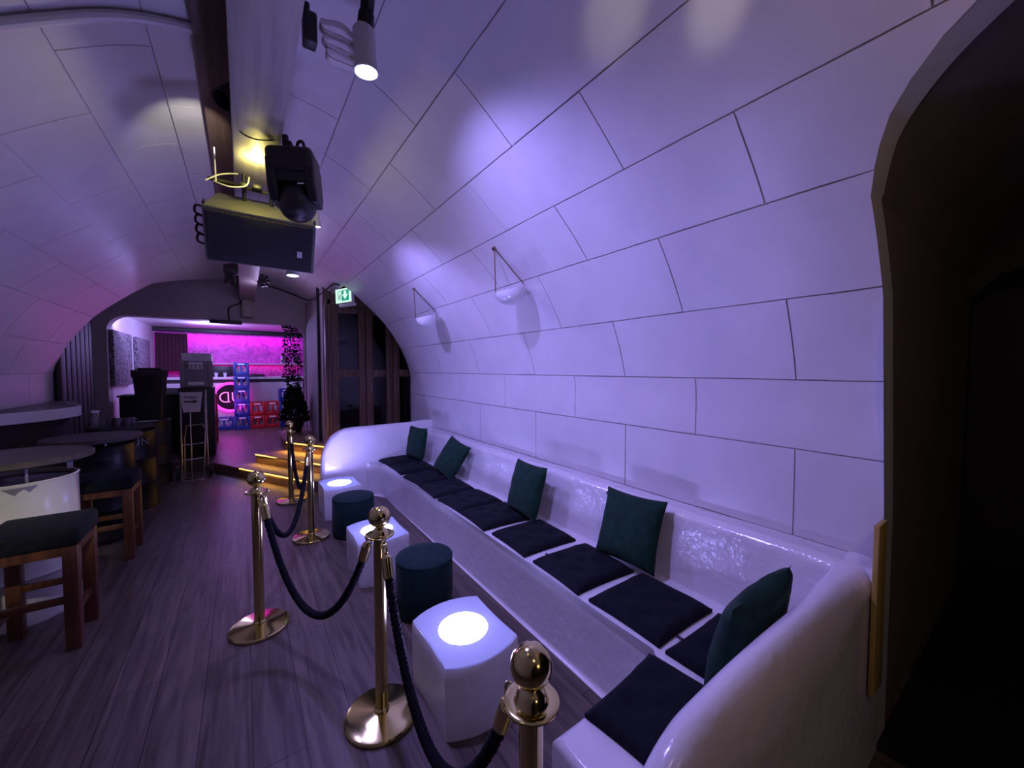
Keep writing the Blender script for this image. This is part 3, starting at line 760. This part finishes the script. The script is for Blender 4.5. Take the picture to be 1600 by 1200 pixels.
mb = MB(); mb.tube([a + off + n * .028, b + off + n * .028], .009, 6); mb.build('led_strip', 'gold_led', t)

# ---------------------------------------------------------------- glazed doors
def leaf(x0, x1, name, y=6.36):
    t = bpy.data.objects.new(name, None); COL.objects.link(t); t.location = ((x0 + x1) / 2, y, .28); t['kind'] = 'structure'
    w = (x1 - x0) / 2; H = 2.30; mb = MB()
    for sx in (-1, 1): mb.box((sx * (w - .052), 0, H / 2), (.104, .06, H), .006)
    for z, h in ((.10, .2), (1.255, .115), (H - .06, .12)): mb.box((0, 0, z), (2 * w - .2, .05, h), .004)
    f = mb.build('door_frame', 'door_wood', t)
    mb = MB(); mb.box((0, 0, .70), (2 * w - .2, .008, 1.0)); mb.build('pane', 'glass', t)
    mb = MB(); mb.box((0, 0, 1.75), (2 * w - .2, .008, .87)); mb.build('pane', 'glass', t)
    mb = MB(); mb.tube([(-w + .06, -.05, .95), (-w + .06, -.08, .95), (-w + .06, -.08, 1.1), (-w + .06, -.05, 1.1)], .008, 8); mb.build('door_handle', 'steel', t)
    return t
leaf(1.10, 1.60, 'door_1'); leaf(1.61, 2.03, 'door_2')
leaf(2.04, 2.44, 'door_3')
mb = MB(); mb.box((1.03, 6.36, 1.45), (.03, .12, 2.4)); mb.box((1.075, 6.38, 1.45), (.04, .10, 2.4)); mb.box((1.65, 6.38, 2.66), (1.3, .10, .16)); struct(mb.build('door_frame_1', 'door_wood'))
# exit sign
ex = thing('exit_sign', 'lit green and white emergency exit sign above the glazed doors', 'sign', (1.21, 5.98, 2.665), 0, None, (0, radians(-2), radians(-62)))
mb = MB(); mb.box((0, .03, 0), (.33, .05, .21), .006); mb.box((0.02, .05, -.13), (.30, .06, .05), .01); mb.build('housing', 'white_metal', ex)
mb = MB(); mb.box((0, .002, 0), (.32, .006, .20)); face = mb.build('face', 'exit_white', ex)
mb = MB(); mb.box((.045, -.003, 0), (.145, .004, .15)); mb.build('green_field', 'exit_green', face)
mb = MB(); mb.box((-.105, -.003, .0), (.008, .004, .13)); mb.box((-.05, -.003, .0), (.008, .004, .13)); mb.box((-.078, -.003, .065), (.06, .004, .008)); mb.box((-.078, -.003, -.02), (.022, .004, .07)); mb.build('door_mark', 'exit_grey', face)
mb = MB(); mb.prism([(.045, -.06), (.105, .015), (.07, .015), (.07, .065), (.02, .065), (.02, .015), (-.015, .015)], -.0075, -.0045, 'y'); mb.build('arrow', 'exit_white', face)

# ---------------------------------------------------------------- bar
bar = thing('bar_counter', 'white bar counter with a glowing neon sign at the back of the room', 'bar', (-.2, 12.3, H1))
mb = MB(); mb.box((0, 0, .56), (3.1, .5, 1.12)); mb.build('front_panel', 'plaster', bar)
mb = MB(); mb.box((0, -.01, 1.235), (3.14, .6, .06), .008); mb.build('worktop', 'white', bar)
mb = MB(); mb.box((0, -.005, 1.165), (3.1, .51, .07)); mb.build('shadow_gap', 'dark', bar)  # solid dark strip painting in the shade under the worktop
ns = thing('neon_sign', 'round magenta neon sign on the bar front behind the blue crates', 'sign', (-.27, 12.01, .90))
mb = MB(); mb.lathe([(0, 0), (.33, 0), (.33, .03), (0, .03)], 48, (0, .03, 0), Matrix.Rotation(radians(90), 3, 'X')); mb.build('backing', 'black_gloss', ns)
mb = MB(); mb.tube([(.335 * cos(2 * pi * i / 56), -.02, .345 * sin(2 * pi * i / 56)) for i in range(56)], .030, 10, True); mb.build('ring', 'neon', ns)
mb = MB(); mb.tube([(-.055, -.03, .12), (-.10, -.03, .12)] + [(-.10 + .115 * cos(radians(a)), -.03, .12 * sin(radians(a))) for a in range(100, 261, 16)] + [(-.055, -.03, -.12)], .012, 8); mb.build('letter_c', 'neon2', ns)
mb = MB(); mb.tube([(-.045, -.03, .12), (-.045, -.03, -.12), (-.01, -.03, -.12)], .012, 8); mb.build('letter_l', 'neon2', ns)
mb = MB(); mb.tube([(.04, -.03, .12), (.04, -.03, -.02)] + [(.13 + .09 * cos(radians(a)), -.03, -.03 + .09 * sin(radians(a))) for a in range(180, 361, 20)] + [(.22, -.03, .12)], .012, 8); mb.build('letter_u', 'neon2', ns)
# back bar shelf
mb = MB(); mb.box((-.15, 12.84, 1.745), (3.3, .22, .03)); tag(mb.build('back_shelf', 'white'), 'long shelf on the pink lit wall behind the bar', 'shelf')
mb = MB()
for i in range(8): mb.box((-1.70 + .075 * i, 12.66, 2.02), (.085, .05 + .02 * (i % 2), .95), .02, 3)
tag(mb.build('curtain', 'maroon'), 'dark maroon curtain at the left end of the back bar', 'curtain')
bt0 = thing('bottle', 'clear bottles standing on the back bar shelf', 'bottle', (-1.02, 12.82, 1.76), 0, 'bottles on the back shelf')
mb = MB(); mb.lathe([(0, 0), (.036, 0), (.038, .01), (.038, .16), (.03, .19), (.013, .22), (.013, .28), (0, .28)], 16); mb.build('glass', 'bottle', bt0, 40)
mb = MB(); mb.lathe([(0, .279), (.015, .279), (.015, .30), (0, .30)], 12); mb.build('cap', 'black', bt0)
for x in (-.92, -.78, -.66, .92, 1.0, 1.22, 1.30): dup(bt0, (x, 12.82 + random.uniform(-.03, .03), 1.76))
mb = MB(); mb.box((0, 0, .15), (.42, .06, .26), .01); mb.box((0, 0, .01), (.2, .16, .02)); o = tag(mb.build('till_screen', 'black'), 'black till screen standing on the bar counter', 'screen'); o.location = (-.42, 12.3, H1 + 1.265)
cup = MB(); cup.lathe([(0, 0), (.03, 0), (.04, .11), (.034, .11), (.026, .008), (0, .008)], 20); c0 = cup.build('cup', 'white'); c0.location = (-.55, 12.12, H1 + 1.265); tag(c0, 'left white cup in front of the till screen on the bar', 'cup', 'cups on the bar')
c1 = c0.copy(); COL.objects.link(c1); c1.location = (-.37, 12.12, H1 + 1.265); tag(c1, 'right white cup in front of the till screen on the bar', 'cup', 'cups on the bar')
mb = MB(); mb.box((0, 0, .02), (.42, .24, .04), .01); mb.box((.04, 0, .055), (.3, .2, .03), .01, R=Matrix.Rotation(.06, 3, 'Y')); o = tag(mb.build('bar_mat', 'black'), 'black folded bar mat on the counter right of the blue crates', 'bar mat'); o.location = (.27, 12.14, H1 + 1.265)
# wall panels on the bar room's left wall
for y, lb in ((9.37, 'nearer dark patterned panel on the bar room left wall'), (11.08, 'farther dark patterned panel on the bar room left wall')):
    t = thing('wall_panel', lb, 'wall panel', (-1.752, y, 1.32), 0, 'patterned wall panels')
    mb = MB(); mb.box((.03, 0, .46), (.06, 1.24, .92), .01); mb.build('fabric', 'flock', t)

# ---------------------------------------------------------------- crates
def crate(name_mat, label, loc, size, group, rz=0):
    w, d, h = size
    t = thing('crate', label, 'crate', loc, rz, group)
    mb = MB(); e = .02
    for sx in (-1, 1):
        for sy in (-1, 1): mb.box((sx * (w / 2 - e), sy * (d / 2 - e), h / 2), (.05, .05, h - .006), .006)
    for sy in (-1, 1):
        mb.box((0, sy * (d / 2 - .012), h - .045), (w - .02, .022, .08), .004); mb.box((0, sy * (d / 2 - .012), .05), (w - .02, .022, .09), .004)
        mb.box((0, sy * (d / 2 - .012), h / 2), (.035, .018, h - .06))
    for sx in (-1, 1):
        mb.box((sx * (w / 2 - .012), 0, h - .045), (.022, d - .02, .08), .004); mb.box((sx * (w / 2 - .012), 0, .05), (.022, d - .02, .09), .004)
        mb.box((sx * (w / 2 - .012), 0, h / 2), (.018, .035, h - .06))
    mb.box((0, 0, .015), (w - .03, d - .03, .02)); mb.build('body', name_mat, t)
    mb = MB(); mb.box((0, -d / 2 - .001, h - .045), (w * .45, .003, .03)); mb.build('print', 'logo', t)
    return t
def fill(cr, lb, grp):
    w = .34
    for i in range(3):
        dup(cb0, (cr.location.x + (i - 1) * .085, cr.location.y - .06, cr.location.z + .03), 0, lb, grp)
CH = .325
cb0 = thing('bottle', 'clear bottles inside the top blue crate of the tall stack', 'bottle', (-.12, 11.42, H1 + 4 * CH + .03), 0, 'bottles in the top blue crate')
mb = MB(); mb.lathe([(0, 0), (.032, 0), (.034, .01), (.034, .14), (.026, .17), (.013, .20), (.013, .25), (0, .25)], 12); mb.build('glass', 'bottle', cb0, 40)
mb = MB(); mb.lathe([(0, .249), (.016, .249), (.016, .262), (0, .262)], 10); mb.build('cap', 'white', cb0)
for dx in (.085, .17): dup(cb0, (-.12 + dx, 11.42, H1 + 4 * CH + .03), 0)
names = ['bottom', 'second lowest', 'middle', 'second highest', 'top']
for i in range(5):
    c = crate('blue', '%s blue bottle crate of the tall stack at the bar' % names[i], (-.035, 11.5, H1 + i * CH), (.30, .40, CH), 'tall stack of blue crates')
    if i < 4: fill(c, 'bottles inside the %s blue crate of the tall stack' % names[i], 'bottles in the %s blue crate' % names[i])
for j, x in enumerate((.275, .59)):
    for i in range(2):
        nm = ('left', 'right')[j] + ' ' + ('lower', 'upper')[i]
        c = crate('red', '%s red bottle crate in front of the bar' % nm, (x, 11.5, H1 + i * CH), (.30, .40, CH), 'red crates in front of the bar')
        fill(c, 'bottles inside the %s red crate' % nm, 'bottles in the %s red crate' % nm)
c = crate('blue', 'single blue crate on the floor left of the tall blue stack', (-.40, 11.62, H1), (.38, .30, .30), 'low blue crates'); fill(c, 'bottles inside the single low blue crate', 'bottles in the low blue crate')
for i in range(3): crate('blue', '%s blue crate of the stack right of the red crates' % ('bottom', 'middle', 'top')[i], (.87, 11.4, H1 + i * CH), (.26, .40, CH), 'blue crates beside the vine')
for i in range(3): crate('red', '%s red crate of the stack behind the hand truck' % ('bottom', 'middle', 'top')[i], (-.62, 9.7, H1 + i * CH), (.36, .30, CH), 'red crates behind the hand truck')

# black cabinet with the pale crates
mb = MB(); mb.box((-.64, 8.38, H1 + .58), (.46, .46, 1.16), .02); tag(mb.build('cabinet', 'black'), 'tall black cabinet carrying the grey and pale crates', 'cabinet')
zc = H1 + 1.162
c = crate('grey', 'grey plastic crate on the black cabinet, under the pale one', (-.635, 8.33, zc), (.40, .32, .44), 'crates on the black cabinet')
mb = MB(); mb.box((0, -.135, .22), (.34, .01, .40)); mb.build('inner_wall', 'grey', c)
mb = MB(); mb.box((0, -.172, .065), (.20, .004, .05)); mb.build('label_strip', 'white', c)
mb = MB(); mb.box((0, -.166, .33), (.18, .004, .07)); mb.build('window_slots', 'pale', c)
mb = MB()
for i in range(3): mb.box((-.055 + .055 * i, -.171, .33), (.016, .004, .055))
mb.build('slot_bars', 'grey', c)
t = thing('crate', 'pale plastic crate with a hand hole, topmost on the black cabinet', 'crate', (-.63, 8.33, zc + .442), 0, 'crates on the black cabinet')
mb = MB(); mb.box((-.12, -.145, .06), (.13, .02, .12)); mb.box((.135, -.145, .06), (.10, .02, .12)); mb.box((.015, -.145, .103), (.15, .02, .034)); mb.box((.015, -.145, .012), (.15, .02, .024))
mb.box((-.175, 0, .06), (.02, .28, .12)); mb.box((.175, 0, .06), (.02, .28, .12)); mb.box((0, .145, .06), (.36, .02, .12)); mb.box((0, 0, .008), (.34, .28, .016)); mb.build('body', 'pale', t)

# DJ desk
dj = thing('dj_desk', 'long black desk in the dark behind the hand truck', 'desk', (-1.25, 8.95, H1))
mb = MB(); mb.box((0, 0, .50), (.80, .5, 1.0), .01); mb.build('body', 'black', dj)
mb = MB(); mb.box((0, -.01, 1.02), (.84, .56, .03), .005); mb.build('top', 'dark', dj)
mb = MB(); mb.box((0, 0, .0), (.24, .18, .10), .01); o = tag(mb.build('white_box', 'white'), 'small white box standing on the black desk left of the crates', 'box'); o.location = (-.97, 8.9, H1 + 1.09)

# ---------------------------------------------------------------- hand truck
ht = thing('hand_truck', 'metal hand truck with two wheels in front of the dark desk', 'hand truck', (-.61, 7.25, 0))
mb = MB(); mb.tube([(-.14, -.03, .02), (-.14, -.02, .6), (-.135, .0, 1.28)], .013, 10); mb.build('upright', 'steel', ht)
mb = MB(); mb.tube([(-.035, .0, .02), (-.035, .02, .98)], .011, 10); mb.build('upright', 'steel', ht)
mb = MB(); mb.tube([(.10, -.02, .05), (.135, .03, .7), (.14, .05, 1.25)], .012, 10); mb.build('upright', 'steel', ht)
mb = MB(); mb.tube([(.155, .0, .1), (.150, .03, .7), (.148, .05, 1.3)], .012, 10); mb.build('upright', 'steel', ht)
mb = MB(); mb.tube([(-.11, -.03, .05), (-.105, -.01, .60)] + [(-.08, 0, .78), (.10, .02, .79), (.145, .02, .7)], .009, 8); mb.build('frame_bow', 'steel', ht)
for z in (.28, .50): mb = MB(); mb.tube([(-.14, -.02, z), (.12, .02, z + .01)], .008, 8); mb.build('crossbar', 'steel', ht)
for sx in (-1, 1):
    mb = MB(); mb.lathe([(0, -.022), (.04, -.022), (.085, -.02), (.10, -.012), (.10, .012), (.085, .02), (.04, .022), (0, .022)], 28, (sx * .185, .02, .10), Matrix.Rotation(radians(90), 3, 'Y')); w = mb.build('wheel', 'black', ht)
    mb = MB(); mb.cyl((sx * .185 - .026, .02, .10), (sx * .185 + .026, .02, .10), .03, seg=16); mb.build('hub', 'steel', w)
mb = MB(); mb.box((-.02, -.10, .008), (.26, .16, .012), .003); mb.build('toe_plate', 'steel', ht)
sg = thing('arrow_sign', 'tapered paper sign with an arrow pointing right, hung on the hand truck', 'sign', (-.62, 7.19, .98), 0, None, (radians(-4), 0, 0))
mb = MB(); mb.prism([(-.095, 0), (.095, 0), (.125, .29), (-.13, .29)], 0, .012, 'y', .003, 1); mb.build('board', 'sign', sg)
mb = MB(); mb.prism([(-.085, .14), (.02, .14), (.02, .122), (.075, .152), (.02, .182), (.02, .164), (-.085, .164)], -.003, .001, 'y'); mb.build('arrow', 'ink', sg)
text_mesh('lettering', 'Eingang', .048, 'ink', sg, (-.01, -.002, .22), (radians(90), 0, 0), .0008)

# ---------------------------------------------------------------- vine and plant by the opening
def leafy(mb, pts_fn, n, s):
    for i in range(n):
        p, d = pts_fn(i)
        R = V(d).to_track_quat('Z', 'Y').to_matrix() @ Matrix.Rotation(random.uniform(0, 6.28), 3, 'Z')
        L = s * random.uniform(.7, 1.3); w = L * .34
        vs = [mb.bm.verts.new(p + R @ V(q)) for q in ((0, 0, 0), (w, .006, L * .45), (0, .012, L), (-w, .006, L * .45), (0, -.004, L * .45))]
        mb.bm.faces.new((vs[0], vs[1], vs[4])); mb.bm.faces.new((vs[1], vs[2], vs[4])); mb.bm.faces.new((vs[2], vs[3], vs[4])); mb.bm.faces.new((vs[3], vs[0], vs[4]))
vn = thing('hanging_vine', 'dark leafy vine hanging at the right side of the bar opening', 'plant', (.83, 8.98, 2.40))
mb = MB(); strands = []
for i in range(11):
    x = -.13 + .026 * i; y = random.uniform(-.04, .05); L = random.uniform(.95, 1.25)
    p = spline([(x, y, .08), (x + random.uniform(-.03, .03), y, -L * .35), (x + random.uniform(-.03, .03), y, -L * .7), (x + random.uniform(-.03, .03), y, -L)], 8); strands.append(p); mb.tube(p, .004, 5)
mb.build('stems', 'leaf', vn)
def fv(i):
    p = random.choice(strands); q = random.choice(p); return q, (random.uniform(-1, 1), random.uniform(-1, 1), random.uniform(-.9, .3))
mb = MB(); leafy(mb, fv, 620, .055); mb.build('foliage', 'leaf', vn)
pp = thing('potted_plant', 'dark bushy potted plant on the landing under the hanging vine', 'plant', (.78, 8.26, .421))
mb = MB(); mb.lathe([(0, 0), (.11, 0), (.15, .24), (.16, .25), (.14, .25), (.12, .20), (0, .2)], 28); mb.build('pot', 'dark', pp)
def fp(i):
    a = random.uniform(0, 6.28); z = random.random(); r = .24 * (1 - .75 * z) * sqrt(random.random()); return V((r * cos(a) * .9, r * sin(a), .22 + .62 * z)), (cos(a) * .8, sin(a) * .8, random.uniform(-.2, .9))
mb = MB(); leafy(mb, fp, 700, .09); mb.build('foliage', 'leaf', pp)
mb = MB()
for i in range(9):
    a = i * .7; mb.tube([(0, 0, .2), (.08 * cos(a), .08 * sin(a), .5), (.12 * cos(a), .12 * sin(a), .78)], .006, 5)
mb.build('stems', 'leaf', pp)

# ---------------------------------------------------------------- barrels, table tops, stools on the left
def barrel(m, label, loc, r=.285, h=.89):
    t = thing('barrel', label, 'barrel', loc, 0, 'barrels used as tables')
    mb = MB(); mb.lathe([(0, .02), (r - .01, .02), (r, 0), (r + .004, .012), (r, .024), (r - .002, .28), (r + .008, .295), (r - .002, .31), (r - .002, .57), (r + .008, .585), (r - .002, .60), (r - .002, h - .012), (r + .005, h), (r - .004, h + .006), (r - .014, h), (r - .014, h - .03), (0, h - .03)], 56); mb.build('drum', m, t, 40)
    mb = MB(); mb.lathe([(0, h - .028), (r - .016, h - .028), (r - .016, h - .024), (0, h - .022)], 48); mb.build('lid', 'black', t, 40)  # black disc put in for the dark gap and drum interior
    return t
def table_top(label, loc, r, m='table_wood', legs=.10):
    t = thing('table_top', label, 'table top', loc, 0, 'round table tops on barrels')
    mb = MB(); mb.lathe([(0, legs), (r - .01, legs), (r, legs + .008), (r, legs + .034), (r - .008, legs + .042), (0, legs + .042)], 56); mb.build('disc', m, t, 40)
    for i in range(4):
        a = i * pi / 2 + .5; mb = MB(); mb.box((.25 * cos(a), .25 * sin(a), legs / 2), (.03, .012, legs), R=Matrix.Rotation(a, 3, 'Z')); mb.build('bracket', 'chip', t)
    return t
b1 = barrel('drum', 'cream white steel barrel at the left edge behind the nearest stool', (-1.24, 3.89, 0))
for a, w, hh in ((-72, .10, .05), (-60, .07, .04), (-95, .05, .02)):
    mb = MB(); pts = []
    for i in range(7):
        an = radians(a + (i / 6 - .5) * w / .285 * 57); pts.append((an, hh * (1 - abs(2 * i / 6 - 1)) * random.uniform(.7, 1.2)))
    for (a0, h0), (a1, h1) in zip(pts[:-1], pts[1:]):
        r = .2845; q = [mb.bm.verts.new((r * cos(x), r * sin(x), z)) for x, z in ((a0, .876), (a1, .876), (a1, .874 - h1), (a0, .874 - h0))]; mb.bm.faces.new(q)
    mb.build('paint_chip', 'chip', b1, flat=True)
table_top('round wooden table top above the cream white barrel', (-1.24, 3.89, .897), .365)
b2 = barrel('black_gloss', 'glossy black barrel with pale letters behind the second stool', (-1.17, 5.22, 0))
def barrel_text(b, body, z, size, a0, step):
    for i, ch in enumerate(body):
        a = radians(a0 + i * step); text_mesh('letter', ch, size, 'chip', b, (.287 * cos(a), .287 * sin(a), z), (radians(90), 0, a + pi / 2), .001)
barrel_text(b2, 'OUN', .58, .11, -78, 17)
table_top('round wooden table top on the glossy black barrel', (-1.17, 5.22, .897), .34, legs=.03)
b3 = barrel('black_gloss', 'farther black barrel with pale letters, left of the hand truck', (-1.13, 6.15, 0), .28)
barrel_text(b3, 'OUN', .78, .11, -80, 17)
table_top('dark round table top on the farther black barrel, with glasses on it', (-1.16, 6.15, .897), .27, 'dark', .02)
# things on that table
sb = thing('spray_bottle', 'pale spray bottle on the farther round table top', 'bottle', (-1.36, 6.12, .96))
mb = MB(); mb.lathe([(0, 0), (.035, 0), (.037, .01), (.037, .10), (.014, .14), (.014, .155), (0, .155)], 20); mb.build('body', 'grey', sb)
mb = MB(); mb.box((.01, 0, .17), (.06, .02, .03), .005); mb.box((.03, 0, .145), (.008, .012, .04)); mb.build('trigger', 'white', sb)
g0 = MB(); g0.lathe([(0, 0), (.026, 0), (.032, .09), (.029, .09), (.024, .008), (0, .008)], 16); g = g0.build('glass', 'tumbler'); g.location = (-1.22, 6.02, .96); tag(g, 'clear drinking glasses clustered on the farther round table top', 'glass', 'glasses on the round table')
for x, y in ((-1.15, 5.98), (-1.08, 6.02), (-1.15, 6.08), (-1.05, 6.10), (-1.22, 6.12)):
    q = g.copy(); COL.objects.link(q); q.location = (x, y, .96)

GST = 'square stools by the barrels'
def stool(loc, label, sx=.37, sy=.37, h=.71):
    t = thing('stool', label, 'stool', loc, 0, GST)
    mb = MB(); mb.box((0, 0, h - .055), (sx + .02, sy + .02, .11), .025, 4); mb.build('seat', 'cushion', t, 50)
    mb = MB(); zz = h - .135
    for s in (-1, 1): mb.box((0, s * (sy / 2 - .02), zz), (sx - .08, .03, .05)); mb.box((s * (sx / 2 - .02), 0, zz), (.03, sy - .08, .05))
    mb.build('seat_rail', 'stool_wood', t)
    for ax in (-1, 1):
        for ay in (-1, 1): mb = MB(); mb.box((ax * (sx / 2 - .03), ay * (sy / 2 - .03), (h - .11) / 2), (.062, .062, h - .11), .006); mb.build('leg', 'stool_wood', t)
    for s in (-1, 1):
        mb = MB(); mb.box((0, s * (sy / 2 - .03), .29), (sx - .12, .026, .04), .004); mb.build('stretcher', 'stool_wood', t)
        mb = MB(); mb.box((s * (sx / 2 - .03), 0, .20), (.026, sy - .12, .04), .004); mb.build('stretcher', 'stool_wood', t)
    return t
stool((-.98, 3.36, 0), 'nearest square stool with a dark cushion and red-brown legs at the left edge')
stool((-.97, 4.62, 0), 'second square stool with a dark cushion, in front of the glossy black barrel')

# bin standing on a black barrel
barrel('black', 'plain black barrel under the black plastic tub', (-1.10, 7.28, 0), .24)
bn = thing('bin', 'tall tapered black plastic tub standing on a black barrel', 'bin', (-1.06, 7.28, .90))
bn.scale = (.80, .80, 1)
mb = MB(); bm = mb.bm; R = []
for z, w in ((0, .15), (.02, .155), (.58, .20), (.60, .215), (.68, .22), (.69, .215), (.69, .195), (.1, .14)):
    R.append([bm.verts.new((w * a, w * b * .9, z)) for a, b in ((-1, -.85), (-.85, -1), (.85, -1), (1, -.85), (1, .85), (.85, 1), (-.85, 1), (-1, .85))])
for a, b in zip(R[:-1], R[1:]):
    for i in range(8): bm.faces.new((a[i], a[(i + 1) % 8], b[(i + 1) % 8], b[i]))
bm.faces.new(R[0][::-1]); bm.faces.new(R[-1]); mb.build('body', 'black', bn)
mb = MB(); mb.box((0, .02, .705), (.30, .26, .03), .01); mb.build('lid', 'black', bn)

# wall counter on the left
wc = thing('wall_counter', 'dark wall counter with a white curved front edge at the far left', 'counter', (-1.9, 5.3, 0))
out = [(-1.945, 5.2), (-1.80, 5.28), (-1.68, 5.42), (-1.58, 5.57), (-1.50, 5.76), (-1.47, 6.15), (-1.72, 6.7), (-1.72, 7.15), (-1.945, 7.15)]
mb = MB(); mb.prism([(x + 1.9, y - 5.3) for x, y in out], 1.165, 1.205, 'z', .004, 1); mb.build('top', 'table_wood', wc)
mb = MB(); o1 = [V((x + 1.9, y - 5.3, 1.155)) for x, y in out[0:7]]
pv = None
for p in spline(o1, 4):
    r = [mb.bm.verts.new(p + V(q)) for q in ((.0, -.004, .052), (.012, -.012, .052), (.012, -.012, -.05), (.0, -.004, -.05))]
    if pv:
        for k in range(4): mb.bm.faces.new((pv[k], pv[(k + 1) % 4], r[(k + 1) % 4], r[k]))
    pv = r
mb.build('front_edge', 'white', wc)
mb = MB(); mb.box((.04, 1.65, .58), (.14, .12, 1.16)); mb.build('support', 'beam_dark', wc)
mb = MB(); mb.prism([(-.04, 0), (.10, .05), (.22, .2), (.32, .38), (.36, .8), (.12, 1.4), (.12, 1.58), (-.04, 1.58)], .0, 1.163, 'z'); mb.build('skirt', 'dark', wc)

# ---------------------------------------------------------------- lights
def lamp(kind, loc, power, col, aim=None, **k):
    d = bpy.data.lights.new('lamp_' + kind.lower(), kind); d.energy = power; d.color = col
    for a, b in k.items(): setattr(d, a, b)
    o = bpy.data.objects.new(d.name, d); COL.objects.link(o); o.location = loc
    if aim: o.rotation_euler = (V(aim) - V(loc)).to_track_quat('-Z', 'Y').to_euler()
    return o
PUR = (.36, .29, 1.)
lamp('SPOT', (.478, 1.784, 2.875), 128, PUR, (1.20, 1.80, 1.6), spot_size=radians(140), spot_blend=.75, shadow_soft_size=.04)
lamp('SPOT', (.60, 3.5, 2.72), 100, PUR, (1.3, 3.6, 1.6), spot_size=radians(130), spot_blend=.6, shadow_soft_size=.04)
lamp('SPOT', (.33, 3.38, 2.31), 25, PUR, (.5, 3.8, 0), spot_size=radians(140), spot_blend=.9, shadow_soft_size=.04)
lamp('POINT', (.30, 6.7, 2.70), 6, (.62, .48, 1.), shadow_soft_size=.1)  # fill added to lift the pillar and end wall
lamp('POINT', (.7, -1.5, 2.0), 5, (1., .78, .68), shadow_soft_size=.25)
lamp('SPOT', (.25, -.45, 2.6), 16, (1., .64, .50), (1.9, .5, 1.7), spot_size=radians(110), spot_blend=.7, shadow_soft_size=.06)
lamp('SPOT', (-.2, .2, 2.75), 220, (1., .94, .76), (-1.25, 3.7, .72), spot_size=radians(17), spot_blend=.7, shadow_soft_size=.05)  # unseen spot added to light the cream barrel
for p in LED_IN: lamp('POINT', p, 5.0, (.30, .36, 1.), shadow_soft_size=.02)
# warm lamp beside the beam and amber glow by the stage light
lamp('SPOT', (-.065, 2.74, 2.93), 18, (1., .93, .78), (-.28, 3.45, 3.19), spot_size=radians(52), spot_blend=1., shadow_soft_size=.01)
lamp('POINT', (.10, 2.77, 2.812), 5., (1., .85, .22), shadow_soft_size=.015)
lamp('SPOT', (.25, .15, 2.45), 16, (1., .88, .66), (1.08, .92, 2.85), spot_size=radians(13), spot_blend=.9, shadow_soft_size=.02)  # two unseen narrow spots added for cream patches on the vault
lamp('SPOT', (.25, .10, 2.45), 16, (1., .88, .66), (1.26, .66, 2.75), spot_size=radians(11), spot_blend=.9, shadow_soft_size=.02)
# bar light strips and unseen point lamps
lamp('AREA', (-.15, 12.82, 2.50), 14, (1., .0, .95), (-.15, 12.95, 2.0), shape='RECTANGLE', size=3.0, size_y=.04)
lamp('AREA', (-.15, 12.85, 1.70), 3.5, (1., .0, .35), (-.15, 12.97, 1.4), shape='RECTANGLE', size=3.0, size_y=.04)
lamp('POINT', (-.6, 10.6, 2.30), 60, (.42, .36, 1.), shadow_soft_size=.1)
lamp('AREA', (-.65, 8.97, 2.38), 50, (.46, .38, 1.), (-.65, 9.55, 2.75), shape='RECTANGLE', size=2.0, size_y=.04)
lamp('POINT', (.1, .9, 2.55), .6, (1., .88, .72), shadow_soft_size=.1)  # unseen warm fill added to tint the beam
lamp('POINT', (-.2, 11.1, .8), 5.5, (1., .05, .8), shadow_soft_size=.2)  # unseen fill added to strengthen the neon glow on the raised floor
# warm light on the steps
lamp('SPOT', (.80, 5.75, 2.5), 150, (1., .60, .16), (.55, 6.2, 0), spot_size=radians(40), spot_blend=.8, shadow_soft_size=.05)
for (a, b, z, w) in (((.12, 6.63), (.723, 5.545), .118, 5.), ((.138, 7.18), (.873, 5.87), .262, 4.), ((.56, 7.2), (.993, 6.46), .405, 3.)):
    a, b = V((*a, z)), V((*b, z)); d = (b - a).normalized(); n = V((d.y, -d.x, 0)); n = -n if n.x > 0 else n
    mid = (a + b) / 2 + n * .022; o = lamp('AREA', mid, w, (1., .50, .09), shape='RECTANGLE', size=(b - a).length, size_y=.012, spread=radians(110))
    zd = -(n * .55 + V((0, 0, -1))).normalized(); xd = d; yd = zd.cross(xd).normalized(); o.rotation_euler = Matrix((xd, yd, zd)).transposed().to_euler()

# ---------------------------------------------------------------- world, camera, view
w = bpy.data.worlds.new('World'); S.world = w; w.use_nodes = True
w.node_tree.nodes['Background'].inputs[0].default_value = (.35, .30, .6, 1); w.node_tree.nodes['Background'].inputs[1].default_value = .02
cam = bpy.data.cameras.new('Camera'); co = bpy.data.objects.new('Camera', cam); COL.objects.link(co); S.camera = co
cam.sensor_fit = 'HORIZONTAL'; cam.sensor_width = 36; cam.lens = 36 * 600 / 1600; cam.clip_start = .02
co.location = (0, 0, 1.6); co.rotation_euler = (radians(90) - math.atan(23 / 600), 0, radians(-35))
S.view_settings.view_transform = 'Standard'; S.view_settings.look = 'None'; S.view_settings.exposure = 0; S.view_settings.gamma = 1; S.view_settings.use_curve_mapping = False
S.cycles.use_denoising = True
S.cycles.max_bounces = 8; S.cycles.diffuse_bounces = 5; S.cycles.sample_clamp_indirect = 4
